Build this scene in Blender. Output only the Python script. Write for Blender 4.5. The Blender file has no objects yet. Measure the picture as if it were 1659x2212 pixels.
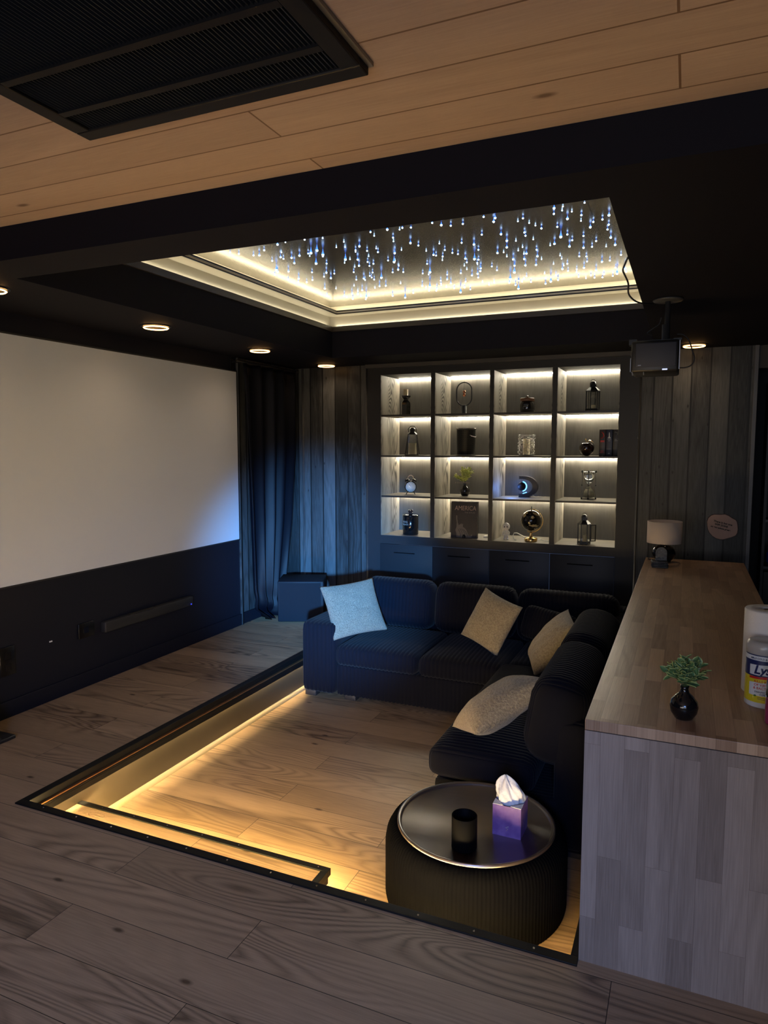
import bpy, bmesh, math, random
from mathutils import Vector, Matrix, Euler
random.seed(7)
PI = math.pi
sc = bpy.context.scene
col = sc.collection

# ------------------------------------------------------------------ camera
F_PX = 1497.0
pitch = math.atan(140 / F_PX)
yaw = math.atan(655 / F_PX * math.cos(pitch))
H = 1.58
fw = Vector((-math.sin(yaw) * math.cos(pitch), math.cos(yaw) * math.cos(pitch), -math.sin(pitch)))
rt = Vector((math.cos(yaw), math.sin(yaw), 0))
up = rt.cross(fw)
cd = bpy.data.cameras.new('camera')
cam = bpy.data.objects.new('camera', cd)
col.objects.link(cam)
M = Matrix((rt, up, -fw)).transposed().to_4x4()
M.translation = Vector((0, 0, H))
cam.matrix_world = M
cd.sensor_fit = 'HORIZONTAL'
cd.sensor_width = 36
cd.lens = 36 * F_PX / 1659
cd.clip_start = 0.02
sc.camera = cam
sc.view_settings.view_transform = 'Standard'
sc.view_settings.look = 'None'
sc.view_settings.gamma = 1
sc.view_settings.exposure = 0.0
sc.view_settings.use_curve_mapping = False

# ------------------------------------------------------------------ light
w = bpy.data.worlds.new('world')
sc.world = w
w.use_nodes = True
w.node_tree.nodes['Background'].inputs[0].default_value = (0.2, 0.3, 0.6, 1)
w.node_tree.nodes['Background'].inputs[1].default_value = 0.3


def aim(o, tgt):
    o.rotation_euler = (Vector(tgt) - o.location).to_track_quat('-Z', 'Y').to_euler()


def area(name, loc, tgt, sx, sy, power, color, spread=180):
    l = bpy.data.lights.new(name, 'AREA')
    l.shape = 'RECTANGLE'
    l.size, l.size_y, l.energy, l.color = sx, sy, power, color
    l.spread = math.radians(spread)
    o = bpy.data.objects.new(name, l)
    col.objects.link(o)
    o.location = loc
    aim(o, tgt)
    return o


def spot(name, loc, tgt, power, color, angle, blend, radius):
    l = bpy.data.lights.new(name, 'SPOT')
    l.energy, l.color, l.spot_size, l.spot_blend, l.shadow_soft_size = power, color, math.radians(angle), blend, radius
    o = bpy.data.objects.new(name, l)
    col.objects.link(o)
    o.location = loc
    aim(o, tgt)
    return o


# daylight through the window behind the camera, an added unseen warm fill for the pine ceiling, and the blue shaft into the far corner
area('window_daylight', (0.2, -2.9, 1.5), (-0.6, 2, 1.2), 2.6, 1.5, 30, (0.74, 0.85, 1.0))
area('warm_ceiling_fill', (-1.2, -1.6, 1.0), (-1.2, -0.4, 2.4), 1.6, 0.8, 24, (1.0, 0.86, 0.78))
spot('blue_daylight_shaft', (1.1, -2.4, 1.55), (-3.3, 6.03, 0.42), 12800, (0.11, 0.42, 1.0), 15.5, 1.0, 0.10)
spot('floor_daylight', (0.5, -2.4, 2.0), (-1.35, 1.5, 0.0), 620, (0.18, 0.38, 1.0), 50, 1.0, 0.4)

# LED tape along the lip of the ceiling recess (x -2.85..-0.25, y 2.32..5.42)
for nm, lc, tg, ln in (('recess_tape_left', (-2.84, 3.87, 2.607), (0, 3.87, 1.3), 3.0), ('recess_tape_right', (-0.262, 3.87, 2.607), (-2.8, 3.87, 1.3), 3.0),
                       ('recess_tape_near', (-1.55, 2.332, 2.607), (-1.55, 5.0, 1.3), 2.5), ('recess_tape_far', (-1.55, 5.408, 2.607), (-1.55, 2.6, 1.3), 2.5)):
    area(nm, lc, tg, ln, 0.008, 19, (1.0, 0.80, 0.52))

# ------------------------------------------------------------------ materials
MATS = {}


def mat(name, c, rough=0.5, metal=0.0, emit=None, es=0.0, spec=0.5, alpha=1.0, trans=0.0, sheen=0.0, bump=None, coat=0.0):
    if name in MATS:
        return MATS[name]
    m = bpy.data.materials.new(name)
    m.use_nodes = True
    b = m.node_tree.nodes['Principled BSDF']
    b.inputs['Base Color'].default_value = (*c, 1)
    b.inputs['Roughness'].default_value = rough
    b.inputs['Metallic'].default_value = metal
    b.inputs['Specular IOR Level'].default_value = spec
    b.inputs['Transmission Weight'].default_value = trans
    b.inputs['Sheen Weight'].default_value = sheen
    b.inputs['Coat Weight'].default_value = coat
    if emit:
        b.inputs['Emission Color'].default_value = (*emit, 1)
        b.inputs['Emission Strength'].default_value = es
    if bump:
        n = m.node_tree.nodes
        l = m.node_tree.links
        t = n.new('ShaderNodeTexCoord')
        no = n.new('ShaderNodeTexNoise')
        no.inputs['Scale'].default_value = bump[0]
        no.inputs['Detail'].default_value = 4
        bp = n.new('ShaderNodeBump')
        bp.inputs['Strength'].default_value = bump[1]
        bp.inputs['Distance'].default_value = 0.01
        l.new(t.outputs['Object'], no.inputs['Vector'])
        l.new(no.outputs[0], bp.inputs['Height'])
        l.new(bp.outputs[0], b.inputs['Normal'])
        if len(bump) > 2:
            r = n.new('ShaderNodeValToRGB')
            r.color_ramp.elements[0].position = 0.35
            r.color_ramp.elements[1].position = 0.65
            r.color_ramp.elements[0].color = (*bump[2], 1)
            r.color_ramp.elements[1].color = (*c, 1)
            l.new(no.outputs[0], r.inputs[0])
            l.new(r.outputs[0], b.inputs['Base Color'])
    MATS[name] = m
    return m


def wood(name, c_dark, c_light, axes='XY', length=1.6, width=0.19, gap=0.0015, rough=0.42, grain=1.0, knots=0.0,
         seam=(0.02, 0.012, 0.008), offset=0.37, freq=2, var=0.35, tint=None, bump=0.25, shift=(0, 0), spec=0.4, gs=1.0, ra=0.24, ct=(0.15, 0.85), kthr=0.75):
    """planks: first axis runs along the board, second across it"""
    m = bpy.data.materials.new(name)
    m.use_nodes = True
    nt = m.node_tree
    n, l = nt.nodes, nt.links
    b = n['Principled BSDF']
    b.inputs['Roughness'].default_value = rough
    b.inputs['Specular IOR Level'].default_value = spec
    g = n.new('ShaderNodeNewGeometry')
    sp = n.new('ShaderNodeSeparateXYZ')
    l.new(g.outputs['Position'], sp.inputs[0])
    cb = n.new('ShaderNodeCombineXYZ')
    ax = {'X': 0, 'Y': 1, 'Z': 2}
    def mth(op, a, bb=None, c=None):
        q = n.new('ShaderNodeMath')
        q.operation = op
        for i, v in enumerate((a, bb, c)):
            if v is None:
                continue
            if isinstance(v, (int, float)):
                q.inputs[i].default_value = v
            else:
                l.new(v, q.inputs[i])
        return q.outputs[0]
    u = mth('ADD', sp.outputs[ax[axes[0]]], 20.0 + shift[0])
    v = mth('ADD', sp.outputs[ax[axes[1]]], 20.0 * width + 10 * width + shift[1])
    l.new(u, cb.inputs[0])
    l.new(v, cb.inputs[1])
    br = n.new('ShaderNodeTexBrick')
    br.offset = offset
    br.offset_frequency = freq
    br.inputs['Color1'].default_value = (0, 0, 0, 1)
    br.inputs['Color2'].default_value = (1, 1, 1, 1)
    br.inputs['Mortar'].default_value = (0.5, 0.5, 0.5, 1)
    br.inputs['Scale'].default_value = 1
    br.inputs['Mortar Size'].default_value = gap
    br.inputs['Mortar Smooth'].default_value = 0.1
    br.inputs['Brick Width'].default_value = length
    br.inputs['Row Height'].default_value = width
    l.new(cb.outputs[0], br.inputs['Vector'])
    rnd = br.outputs['Color']
    # grain coordinates, stretched along the board and shifted per board
    gx = mth('MULTIPLY', u, 0.75 * gs)
    gy = mth('MULTIPLY', v, 5.0 * gs)
    cg = n.new('ShaderNodeCombineXYZ')
    l.new(gx, cg.inputs[0])
    l.new(gy, cg.inputs[1])
    off = mth('MULTIPLY', rnd, 37.0)
    l.new(off, cg.inputs[2])
    n1 = n.new('ShaderNodeTexNoise')
    n1.inputs['Scale'].default_value = 1.0
    n1.inputs['Detail'].default_value = 1.5
    n1.inputs['Roughness'].default_value = 0.35
    n1.inputs['Distortion'].default_value = 0.35
    l.new(cg.outputs[0], n1.inputs['Vector'])
    # contour rings of the noise give cathedral grain
    ring = mth('SINE', mth('MULTIPLY', n1.outputs[0], 95.0 * grain))
    ring = mth('POWER', mth('MULTIPLY_ADD', ring, 0.5, 0.5), 0.55)
    # fine pores
    cp = n.new('ShaderNodeCombineXYZ')
    l.new(mth('MULTIPLY', u, 9.0), cp.inputs[0])
    l.new(mth('MULTIPLY', v, 260.0), cp.inputs[1])
    l.new(off, cp.inputs[2])
    n2 = n.new('ShaderNodeTexNoise')
    n2.inputs['Scale'].default_value = 1.0
    n2.inputs['Detail'].default_value = 3
    l.new(cp.outputs[0], n2.inputs['Vector'])
    # broad tone
    n3 = n.new('ShaderNodeTexNoise')
    n3.inputs['Scale'].default_value = 0.7
    n3.inputs['Detail'].default_value = 3
    l.new(cg.outputs[0], n3.inputs['Vector'])
    cm = n.new('ShaderNodeTexNoise')
    cm.inputs['Scale'].default_value = 0.55
    cm.inputs['Detail'].default_value = 1
    l.new(cg.outputs[0], cm.inputs['Vector'])
    mask = mth('MINIMUM', mth('MAXIMUM', mth('MULTIPLY', mth('SUBTRACT', cm.outputs[0], 0.40), 6.0), 0.12), 1.0)
    t = mth('SUBTRACT', ra * 1.0, mth('MULTIPLY', mth('MULTIPLY', mth('SUBTRACT', 1.0, ring), ra * 1.5), mask))
    t = mth('ADD', t, mth('MULTIPLY', n2.outputs[0], 0.42))
    t = mth('ADD', t, mth('MULTIPLY', n3.outputs[0], 0.55))
    t = mth('ADD', t, mth('MULTIPLY', mth('SUBTRACT', rnd, 0.5), var))
    t = mth('SUBTRACT', t, 0.12)
    r = n.new('ShaderNodeValToRGB')
    r.color_ramp.elements[0].position = ct[0]
    r.color_ramp.elements[1].position = ct[1]
    r.color_ramp.elements[0].color = (*c_dark, 1)
    r.color_ramp.elements[1].color = (*c_light, 1)
    l.new(t, r.inputs[0])
    colr = r.outputs[0]
    if knots:
        ck = n.new('ShaderNodeCombineXYZ')
        l.new(mth('MULTIPLY', u, 2.6), ck.inputs[0])
        l.new(mth('MULTIPLY', v, 6.0), ck.inputs[1])
        vo = n.new('ShaderNodeTexVoronoi')
        vo.voronoi_dimensions = '2D'
        vo.inputs['Scale'].default_value = 1.0
        l.new(ck.outputs[0], vo.inputs['Vector'])
        kr = n.new('ShaderNodeValToRGB')
        kr.color_ramp.elements[0].position = 0.03 * knots
        kr.color_ramp.elements[1].position = 0.085 * knots
        kr.color_ramp.elements[0].color = (1, 1, 1, 1)
        kr.color_ramp.elements[1].color = (0, 0, 0, 1)
        l.new(vo.outputs['Distance'], kr.inputs[0])
        sel = n.new('ShaderNodeSeparateColor')
        l.new(vo.outputs['Color'], sel.inputs[0])
        kk = mth('MULTIPLY', kr.outputs[0], mth('GREATER_THAN', sel.outputs[0], kthr))
        mx = n.new('ShaderNodeMix')
        mx.data_type = 'RGBA'
        l.new(mth('MULTIPLY', kk, 0.85), mx.inputs[0])
        l.new(colr, mx.inputs[6])
        mx.inputs[7].default_value = (c_dark[0] * .3, c_dark[1] * .22, c_dark[2] * .2, 1)
        colr = mx.outputs[2]
    ms = n.new('ShaderNodeMix')
    ms.data_type = 'RGBA'
    l.new(br.outputs['Fac'], ms.inputs[0])
    l.new(colr, ms.inputs[6])
    ms.inputs[7].default_value = (*seam, 1)
    l.new(ms.outputs[2], b.inputs['Base Color'])
    hh = mth('SUBTRACT', mth('MULTIPLY', t, 0.35), br.outputs['Fac'])
    bp = n.new('ShaderNodeBump')
    bp.inputs['Strength'].default_value = bump
    bp.inputs['Distance'].default_value = 0.003
    l.new(hh, bp.inputs['Height'])
    l.new(bp.outputs[0], b.inputs['Normal'])
    MATS[name] = m
    return m


FLOOR = wood('oak_planks', (0.12, 0.074, 0.042), (0.45, 0.30, 0.175), 'XY', 1.75, 0.19, 0.0012, 0.38, 1.5, 0.9, kthr=0.9, var=0.26, shift=(0.5, 0.06), ra=0.26)
PINE = wood('pine_boards', (0.34, 0.235, 0.18), (0.58, 0.43, 0.34), 'XY', 2.9, 0.168, 0.003, 0.5, 0.7, 1.15, seam=(0.16, 0.09, 0.055), var=0.16, bump=0.5, shift=(0.35, 0.022), gs=0.7, ra=0.07, kthr=0.62)
BUTCHER = wood('butcher_block_top', (0.27, 0.155, 0.085), (0.64, 0.43, 0.27), 'YX', 0.42, 0.052, 0.0003, 0.36, 0.6, 0, seam=(0.12, 0.07, 0.04), var=0.34, bump=0.05, ra=0.10)
BUTCHER_Z = wood('butcher_block_side', (0.17, 0.125, 0.095), (0.44, 0.345, 0.275), 'ZX', 0.55, 0.068, 0.0003, 0.45, 0.6, 0, seam=(0.12, 0.08, 0.06), var=0.34, bump=0.05, ra=0.10)
BUTCHER_Y = wood('butcher_block_long', (0.24, 0.15, 0.09), (0.5, 0.35, 0.22), 'YZ', 0.55, 0.068, 0.0003, 0.45, 0.6, 0, seam=(0.15, 0.09, 0.06), var=0.38, bump=0.05)
BOARDX = wood('charcoal_boards_far', (0.010, 0.0105, 0.011), (0.115, 0.12, 0.125), 'ZX', 60.0, 0.1372, 0.006, 0.5, 0.9, 0.55, seam=(0.004, 0.004, 0.004), var=0.22, bump=0.5, shift=(0, -0.012), offset=0.0, gs=0.9, ra=0.06, ct=(0.28, 0.72), kthr=0.5)
BOARDY = wood('charcoal_boards_left', (0.010, 0.0105, 0.011), (0.115, 0.12, 0.125), 'ZY', 60.0, 0.1372, 0.006, 0.5, 0.9, 0.55, seam=(0.004, 0.004, 0.004), var=0.22, bump=0.5, offset=0.0, gs=0.9, ra=0.06, ct=(0.28, 0.72), kthr=0.5)
OAKG_X = wood('grey_oak_side', (0.03, 0.026, 0.02), (0.30, 0.27, 0.215), 'ZY', 9, 3.0, 0, 0.6, 1.6, 0, var=0.2, bump=0.3, gs=1.6, ra=0.3, ct=(0.3, 0.62))
OAKG_H = wood('grey_oak_shelf', (0.14, 0.125, 0.10), (0.38, 0.345, 0.285), 'XY', 9, 3.0, 0, 0.55, 1.4, 0, var=0.2, bump=0.2, gs=1.5, ra=0.12)
BACKP = wood('smoked_back_panel', (0.065, 0.061, 0.052), (0.155, 0.145, 0.125), 'ZX', 9, 3.0, 0, 0.42, 0.6, 0, var=0.1, bump=0.1, gs=1.5, ra=0.06)
BLACKP = mat('black_paint', (0.0070, 0.0075, 0.0140), 0.6, spec=0.25)
BLACKC = mat('black_ceiling_paint', (0.0078, 0.0076, 0.0125), 0.7, spec=0.12)
BLACKM = mat('black_metal', (0.012, 0.012, 0.013), 0.35, 0.3)
BLACKG = mat('black_gloss', (0.006, 0.006, 0.007), 0.12, spec=0.6)
BLACKPL = mat('black_plastic', (0.011, 0.011, 0.013), 0.45)
TRIMB = mat('black_nosing', (0.005, 0.005, 0.005), 0.5, spec=0.2)
SCREEN = mat('screen_white', (0.60, 0.63, 0.70), 0.8, spec=0.1)
BRASS = mat('brass', (0.75, 0.5, 0.18), 0.22, 1.0)
COPPER = mat('copper', (0.62, 0.26, 0.14), 0.25, 1.0)
CHROME = mat('chrome', (0.7, 0.7, 0.7), 0.15, 1.0)
WHITEP = mat('white_plastic', (0.75, 0.75, 0.73), 0.45)
GLASS = mat('clear_glass', (0.95, 0.97, 0.97), 0.03, trans=1.0)
WAX = mat('candle_wax', (0.8, 0.68, 0.42), 0.5)
LEDW = mat('led_white', (1, 1, 1), emit=(1.0, 0.90, 0.70), es=125)
LEDT = mat('led_tray', (1, 1, 1), emit=(1.0, 0.88, 0.62), es=12)
LEDP = mat('led_pit', (1, 1, 1), emit=(1.0, 0.69, 0.28), es=520)


# ------------------------------------------------------------------ mesh helper
class MB:
    def __init__(s):
        s.v, s.f, s.mi, s.sm = [], [], [], []

    def add(s, vs, fs, mi=0, smooth=False):
        o = len(s.v)
        s.v += [tuple(v) for v in vs]
        s.f += [tuple(i + o for i in f) for f in fs]
        s.mi += [mi] * len(fs)
        s.sm += [smooth] * len(fs)
        return s

    def box(s, x0, x1, y0, y1, z0, z1, mi=0, rot=None, org=None):
        vs = [Vector((x, y, z)) for x in (x0, x1) for y in (y0, y1) for z in (z0, z1)]
        if rot is not None:
            o = Vector(org) if org is not None else Vector(((x0 + x1) / 2, (y0 + y1) / 2, (z0 + z1) / 2))
            R = Euler(rot).to_matrix()
            vs = [o + R @ (v - o) for v in vs]
        return s.add(vs, [(0, 1, 3, 2), (4, 6, 7, 5), (0, 4, 5, 1), (2, 3, 7, 6), (0, 2, 6, 4), (1, 5, 7, 3)], mi)

    def bevbox(s, x0, x1, y0, y1, z0, z1, b, mi=0, seg=2):
        bm = bmesh.new()
        bmesh.ops.create_cube(bm, size=1)
        for v in bm.verts:
            v.co = Vector(((x0 + x1) / 2 + v.co.x * (x1 - x0), (y0 + y1) / 2 + v.co.y * (y1 - y0), (z0 + z1) / 2 + v.co.z * (z1 - z0)))
        bmesh.ops.bevel(bm, geom=bm.edges[:], offset=b, segments=seg, affect='EDGES', profile=0.5)
        bm.verts.index_update()
        s.add([v.co.copy() for v in bm.verts], [[v.index for v in f.verts] for f in bm.faces], mi, True)
        bm.free()
        return s

    def lathe(s, prof, n=32, c=(0, 0, 0), mi=0, smooth=True, cap=False):
        vs, fs = [], []
        for r, z in prof:
            for k in range(n):
                a = 2 * PI * k / n
                vs.append((c[0] + r * math.cos(a), c[1] + r * math.sin(a), c[2] + z))
        for i in range(len(prof) - 1):
            for k in range(n):
                k2 = (k + 1) % n
                fs.append((i * n + k, i * n + k2, (i + 1) * n + k2, (i + 1) * n + k))
        if cap:
            fs.append(tuple(range(n))[::-1])
            fs.append(tuple((len(prof) - 1) * n + k for k in range(n)))
        return s.add(vs, fs, mi, smooth)

    def cyl(s, r, z0, z1, n=32, c=(0, 0, 0), mi=0, r1=None):
        return s.lathe([(0.0001, z0), (r, z0), (r, z0), (r1 or r, z1), (r1 or r, z1), (0.0001, z1)], n, c, mi, True)

    def sphere(s, r, c=(0, 0, 0), mi=0, n=20, m=12, sc=(1, 1, 1)):
        prof = []
        vs, fs = [], []
        for i in range(m + 1):
            t = PI * i / m
            for k in range(n):
                a = 2 * PI * k / n
                vs.append((c[0] + sc[0] * r * math.sin(t) * math.cos(a), c[1] + sc[1] * r * math.sin(t) * math.sin(a), c[2] - sc[2] * r * math.cos(t)))
        for i in range(m):
            for k in range(n):
                k2 = (k + 1) % n
                fs.append((i * n + k, i * n + k2, (i + 1) * n + k2, (i + 1) * n + k))
        return s.add(vs, fs, mi, True)

    def tube(s, pts, r, n=8, mi=0, closed=False):
        pts = [Vector(p) for p in pts]
        vs, fs = [], []
        N = len(pts)
        ref = Vector((0.13, 0.31, 0.94)).normalized()
        for i, p in enumerate(pts):
            if closed:
                d = pts[(i + 1) % N] - pts[i - 1]
            else:
                d = pts[min(i + 1, N - 1)] - pts[max(i - 1, 0)]
            d.normalize()
            a = d.cross(ref)
            if a.length < 0.05:
                a = d.cross(Vector((1, 0, 0)))
            a.normalize()
            b = d.cross(a)
            rr = r[i] if isinstance(r, (list, tuple)) else r
            for k in range(n):
                t = 2 * PI * k / n
                vs.append(p + a * math.cos(t) * rr + b * math.sin(t) * rr)
        for i in range(N if closed else N - 1):
            j = (i + 1) % N
            for k in range(n):
                k2 = (k + 1) % n
                fs.append((i * n + k, i * n + k2, j * n + k2, j * n + k))
        if not closed:
            fs.append(tuple(range(n))[::-1])
            fs.append(tuple((N - 1) * n + k for k in range(n)))
        return s.add(vs, fs, mi, True)

    def prism(s, poly, d0, d1, plane='XZ', mi=0):
        """extrude a polygon given in a plane along the remaining axis"""
        n = len(poly)
        def P(a, b, d):
            return {'XZ': (a, d, b), 'XY': (a, b, d), 'YZ': (d, a, b)}[plane]
        vs = [P(a, b, d0) for a, b in poly] + [P(a, b, d1) for a, b in poly]
        fs = [tuple(range(n)), tuple(range(2 * n - 1, n - 1, -1))] + [(i, (i + 1) % n, n + (i + 1) % n, n + i) for i in range(n)]
        return s.add(vs, fs, mi)

    def grid(s, fn, nu, nv, mi=0, closed_u=False):
        vs = [fn(i / nu, j / nv) for i in range(nu + (0 if closed_u else 1)) for j in range(nv + 1)]
        fs = []
        for i in range(nu):
            i2 = (i + 1) % nu if closed_u else i + 1
            for j in range(nv):
                fs.append((i * (nv + 1) + j, i2 * (nv + 1) + j, i2 * (nv + 1) + j + 1, i * (nv + 1) + j + 1))
        return s.add(vs, fs, mi, True)

    def build(s, name, m, parent=None, bevel=0.0, world=False):
        me = bpy.data.meshes.new(name)
        vs = s.v
        if world and parent is not None:
            q = parent.location
            vs = [(a - q.x, b - q.y, c - q.z) for a, b, c in vs]
        me.from_pydata(vs, [], s.f)
        for mm in (m if isinstance(m, (list, tuple)) else [m]):
            me.materials.append(mm)
        me.polygons.foreach_set('material_index', s.mi)
        me.polygons.foreach_set('use_smooth', s.sm)
        bm = bmesh.new()
        bm.from_mesh(me)
        bmesh.ops.recalc_face_normals(bm, faces=bm.faces[:])
        bm.to_mesh(me)
        bm.free()
        me.update()
        o = bpy.data.objects.new(name, me)
        col.objects.link(o)
        if parent is not None:
            o.parent = parent
        if bevel:
            md = o.modifiers.new('bevel', 'BEVEL')
            md.width = bevel
            md.segments = 2
            md.limit_method = 'ANGLE'
            md.angle_limit = math.radians(50)
        return o


def thing(name, label, cat, loc=(0, 0, 0), rz=0.0, group=None, rot=None):
    o = bpy.data.objects.new(name, None)
    o.empty_display_size = 0.05
    col.objects.link(o)
    o.location = loc
    o.rotation_euler = rot or (0, 0, rz)
    return tag(o, label, cat, group)


def tag(o, label, cat, group=None):
    o['label'] = label
    o['category'] = cat
    if group:
        o['group'] = group
    return o


def struct(o):
    o['kind'] = 'structure'
    return o


def lab(o, t):
    o['label'] = t
    return o


def text(name, s, size, m, parent, loc, rot=(0, 0, 0), align='CENTER', depth=0.0006, bend=None, shear=0.0, sx=1.0, weight=0.0):
    cu = bpy.data.curves.new(name, 'FONT')
    cu.body = s
    cu.size = size
    cu.align_x = align
    cu.extrude = depth
    cu.shear = shear
    cu.resolution_u = 3
    cu.offset = weight
    o = bpy.data.objects.new(name, cu)
    col.objects.link(o)
    dg = bpy.context.evaluated_depsgraph_get()
    dg.update()
    me = bpy.data.meshes.new_from_object(o.evaluated_get(dg))
    me.name = name
    bpy.data.objects.remove(o)
    if bend:
        # text plane (x right, y up, z out) wrapped round a vertical cylinder of radius bend[0], centred at angle bend[1]
        R, a0 = bend
        bm = bmesh.new()
        bm.from_mesh(me)
        for v in bm.verts:
            a = a0 + v.co.x * sx / R
            rr = R + v.co.z
            v.co = Vector((rr * math.cos(a), rr * math.sin(a), v.co.y))
        bm.to_mesh(me)
        bm.free()
    elif sx != 1:
        for v in me.vertices:
            v.co.x *= sx
    me.materials.clear()
    me.materials.append(m)
    q = bpy.data.objects.new(name, me)
    col.objects.link(q)
    q.parent = parent
    q.location = loc
    q.rotation_euler = rot
    return q


# ------------------------------------------------------------------ room shell
XL, YF, ZC = -3.6, 6.03, 2.35           # left wall, far wall, black ceiling
XR, YB, ZW = 2.6, -3.0, 2.485           # right wall, wall behind the camera, pine ceiling
PX0, PX1, PY0, PY1, PZ = -2.65, -0.262, 2.08, 5.62, -0.27   # sunken seating pit

b = MB()
b.box(XL, XR, YB, PY0, -0.30, 0)
b.box(XL, PX0, PY0, YF + 0.6, -0.30, 0)
b.box(PX1, XR, PY0, YF + 0.6, -0.30, 0)
b.box(PX0, PX1, PY1, YF + 0.6, -0.30, 0)
struct(b.build('floor', FLOOR))
struct(MB().box(PX0 - .05, PX1 + .05, PY0 - .05, PY1 + .05, PZ - 0.05, PZ).build('floor', FLOOR))

RISER = mat('bronze_riser_paint', (0.075, 0.06, 0.04), 0.36, 0.1, bump=(3, 0.03, (0.062, 0.05, 0.033)))
QROUND = mat('quarter_round_paint', (0.34, 0.28, 0.17), 0.5)
struct(MB().box(PX0, PX0 + 0.012, PY0, PY1, PZ, -0.044).build('wall_pit_left', RISER))
struct(MB().box(PX0, PX1, PY0, PY0 + 0.012, PZ, -0.04).build('wall_pit_front', mat('black_riser', (0.02, 0.018, 0.015), 0.5)))
struct(MB().box(PX1 - 0.012, PX1, PY0 + .012, PY1, PZ, -0.04).build('wall_pit_right', MATS['black_riser']))
q = []
for k in range(7):
    a = PI / 2 * k / 6
    q.append((PX0 + 0.012 + 0.024 * math.cos(a), PZ + 0.024 * math.sin(a)))
q.append((PX0 + 0.012, PZ))
struct(MB().prism(q, 2.375, PY1, 'XZ').build('trim_1', QROUND))
# nosing round the pit
b = MB()
b.box(PX0 - 0.035, PX1 + 0.012, PY0 - 0.032, PY0 + 0.006, -0.03, 0.006)
struct(b.build('trim_2', TRIMB, bevel=0.002))
b = MB()
b.box(PX0 - 0.035, PX0 + 0.010, PY0 + 0.006, PY1, -0.03, 0.006)
b.box(PX0, PX0 + 0.030, PY0 + 0.012, PY1, -0.044, -0.036)
b.box(PX0 + 0.022, PX0 + 0.030, PY0 + 0.012, PY1, -0.076, -0.044)
struct(b.build('trim_3', TRIMB, bevel=0.002))
struct(MB().box(PX0, PX0 + 0.026, PY0 + 0.012, PY1, -0.036, -0.030).build('trim_4', mat('copper_line', (0.42, 0.2, 0.09), 0.3, 0.8)))
struct(MB().box(PX1 - 0.012, PX1 + 0.012, PY0 + 0.006, PY0 + 1.2, -0.03, 0.006).build('trim_5', TRIMB))
for k in range(12):
    sx_ = PX0 + 0.12 + k * 0.195
    tag(MB().cyl(0.0035, 0.0, 0.0022, 10, (sx_, PY0 - 0.013, 0.006)).build('screw', CHROME),
        'tiny steel screw in the black nosing along the front of the sunken pit', 'screw', 'screws in the pit nosing')

# step
st = thing('step', 'low oak step with black nosing inside the sunken pit, below the front edge', 'step', (-1.96, 2.22, PZ))
SX1, SY1, SZ = -1.27, 2.372, -0.135
MB().box(PX0 + 0.013, SX1 - 0.005, PY0 + 0.013, SY1 - 0.005, SZ - 0.02, SZ).build('tread', FLOOR, st, world=True)
MB().box(PX0 + 0.013, SX1 - 0.025, PY0 + 0.013, SY1 - 0.025, PZ, SZ - 0.02).build('riser', MATS['black_riser'], st, world=True)
b = MB()
b.box(PX0 + 0.013, SX1, SY1 - 0.03, SY1, SZ - 0.025, SZ + 0.005)
b.box(SX1 - 0.03, SX1, PY0 + 0.013, SY1 - 0.03, SZ - 0.025, SZ + 0.005)
b.box(SX1 - 0.024, SX1 - 0.008, PY0 + 0.02, SY1 - 0.008, SZ - 0.06, SZ - 0.03)
b.build('nosing', TRIMB, st, bevel=0.002, world=True)
for k in range(7):
    MB().cyl(0.003, 0, 0.002, 8, (PX0 + 0.16 + k * 0.195, SY1 - 0.015, SZ + 0.005)).build('screw', CHROME, st, world=True)

# pit LED tape, hidden under the nosings
def strip(name, label, x0, x1, y0, y1, z0, z1, m):
    return tag(MB().box(x0, x1, y0, y1, z0, z1).build(name, m), label, 'light strip')

strip('led_strip', 'warm LED tape tucked under the black nosing of the low step', PX0 + 0.05, SX1 - 0.03, SY1 - 0.023, SY1 - 0.012, SZ - 0.034, SZ - 0.0265, LEDP)
strip('led_strip', 'warm LED tape tucked under the front nosing of the pit', PX0 + 0.03, PX1 - 0.03, PY0 + 0.014, PY0 + 0.024, -0.05, -0.041, mat('led_pit_front', (1, 1, 1), emit=(1.0, 0.70, 0.30), es=280))
strip('led_strip', 'warm LED tape under the copper-lined nosing on the pit side towards the screen', PX0 + 0.0125, PX0 + 0.019, PY0 + 0.04, PY1 - 0.04, -0.062, -0.054,
      mat('led_pit_dim', (1, 1, 1), emit=(1.0, 0.74, 0.36), es=150))

# walls
b = MB()
b.box(XL - 0.1, XL, YB, 5.06, 0, ZW)
struct(b.build('wall_left', BLACKP))
struct(MB().box(XL - 0.1, XL - 0.012, 5.06, YF + 0.1, 0, ZC + 0.1).build('wall_left', BOARDY))
struct(MB().box(XL, XL + 0.014, YB, 5.06, 0, 0.10).build('baseboard_left', BLACKP, bevel=0.003))
struct(MB().box(XL - 0.012, XL + 0.006, 5.085, YF - 0.013, 0, 0.10).build('baseboard_left', BLACKP, bevel=0.003))
struct(MB().box(XL - 0.012, XL + 0.018, 5.06, 5.083, 0, ZC).build('trim_6', BOARDY, bevel=0.003))
struct(MB().box(XL - 0.1, -2.79, YF, YF + 0.1, 0, ZC + .02).build('wall_far', BOARDX))
struct(MB().box(-0.37, 0.46, YF, YF + 0.1, 0, ZC + .02).build('wall_far', BOARDX))
for i, x in enumerate((-3.50, -2.80, -0.365)):
    struct(MB().cyl(0.011, 0.0, ZC, 12, (x, YF - 0.004, 0)).build('trim_%d' % (7 + i), BOARDX))
struct(MB().box(0.445, 0.475, YF - 0.012, YF + 0.05, 0, ZC).build('trim_10', mat('grey_corner_trim', (0.09, 0.09, 0.10), 0.4), bevel=0.003))
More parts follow.
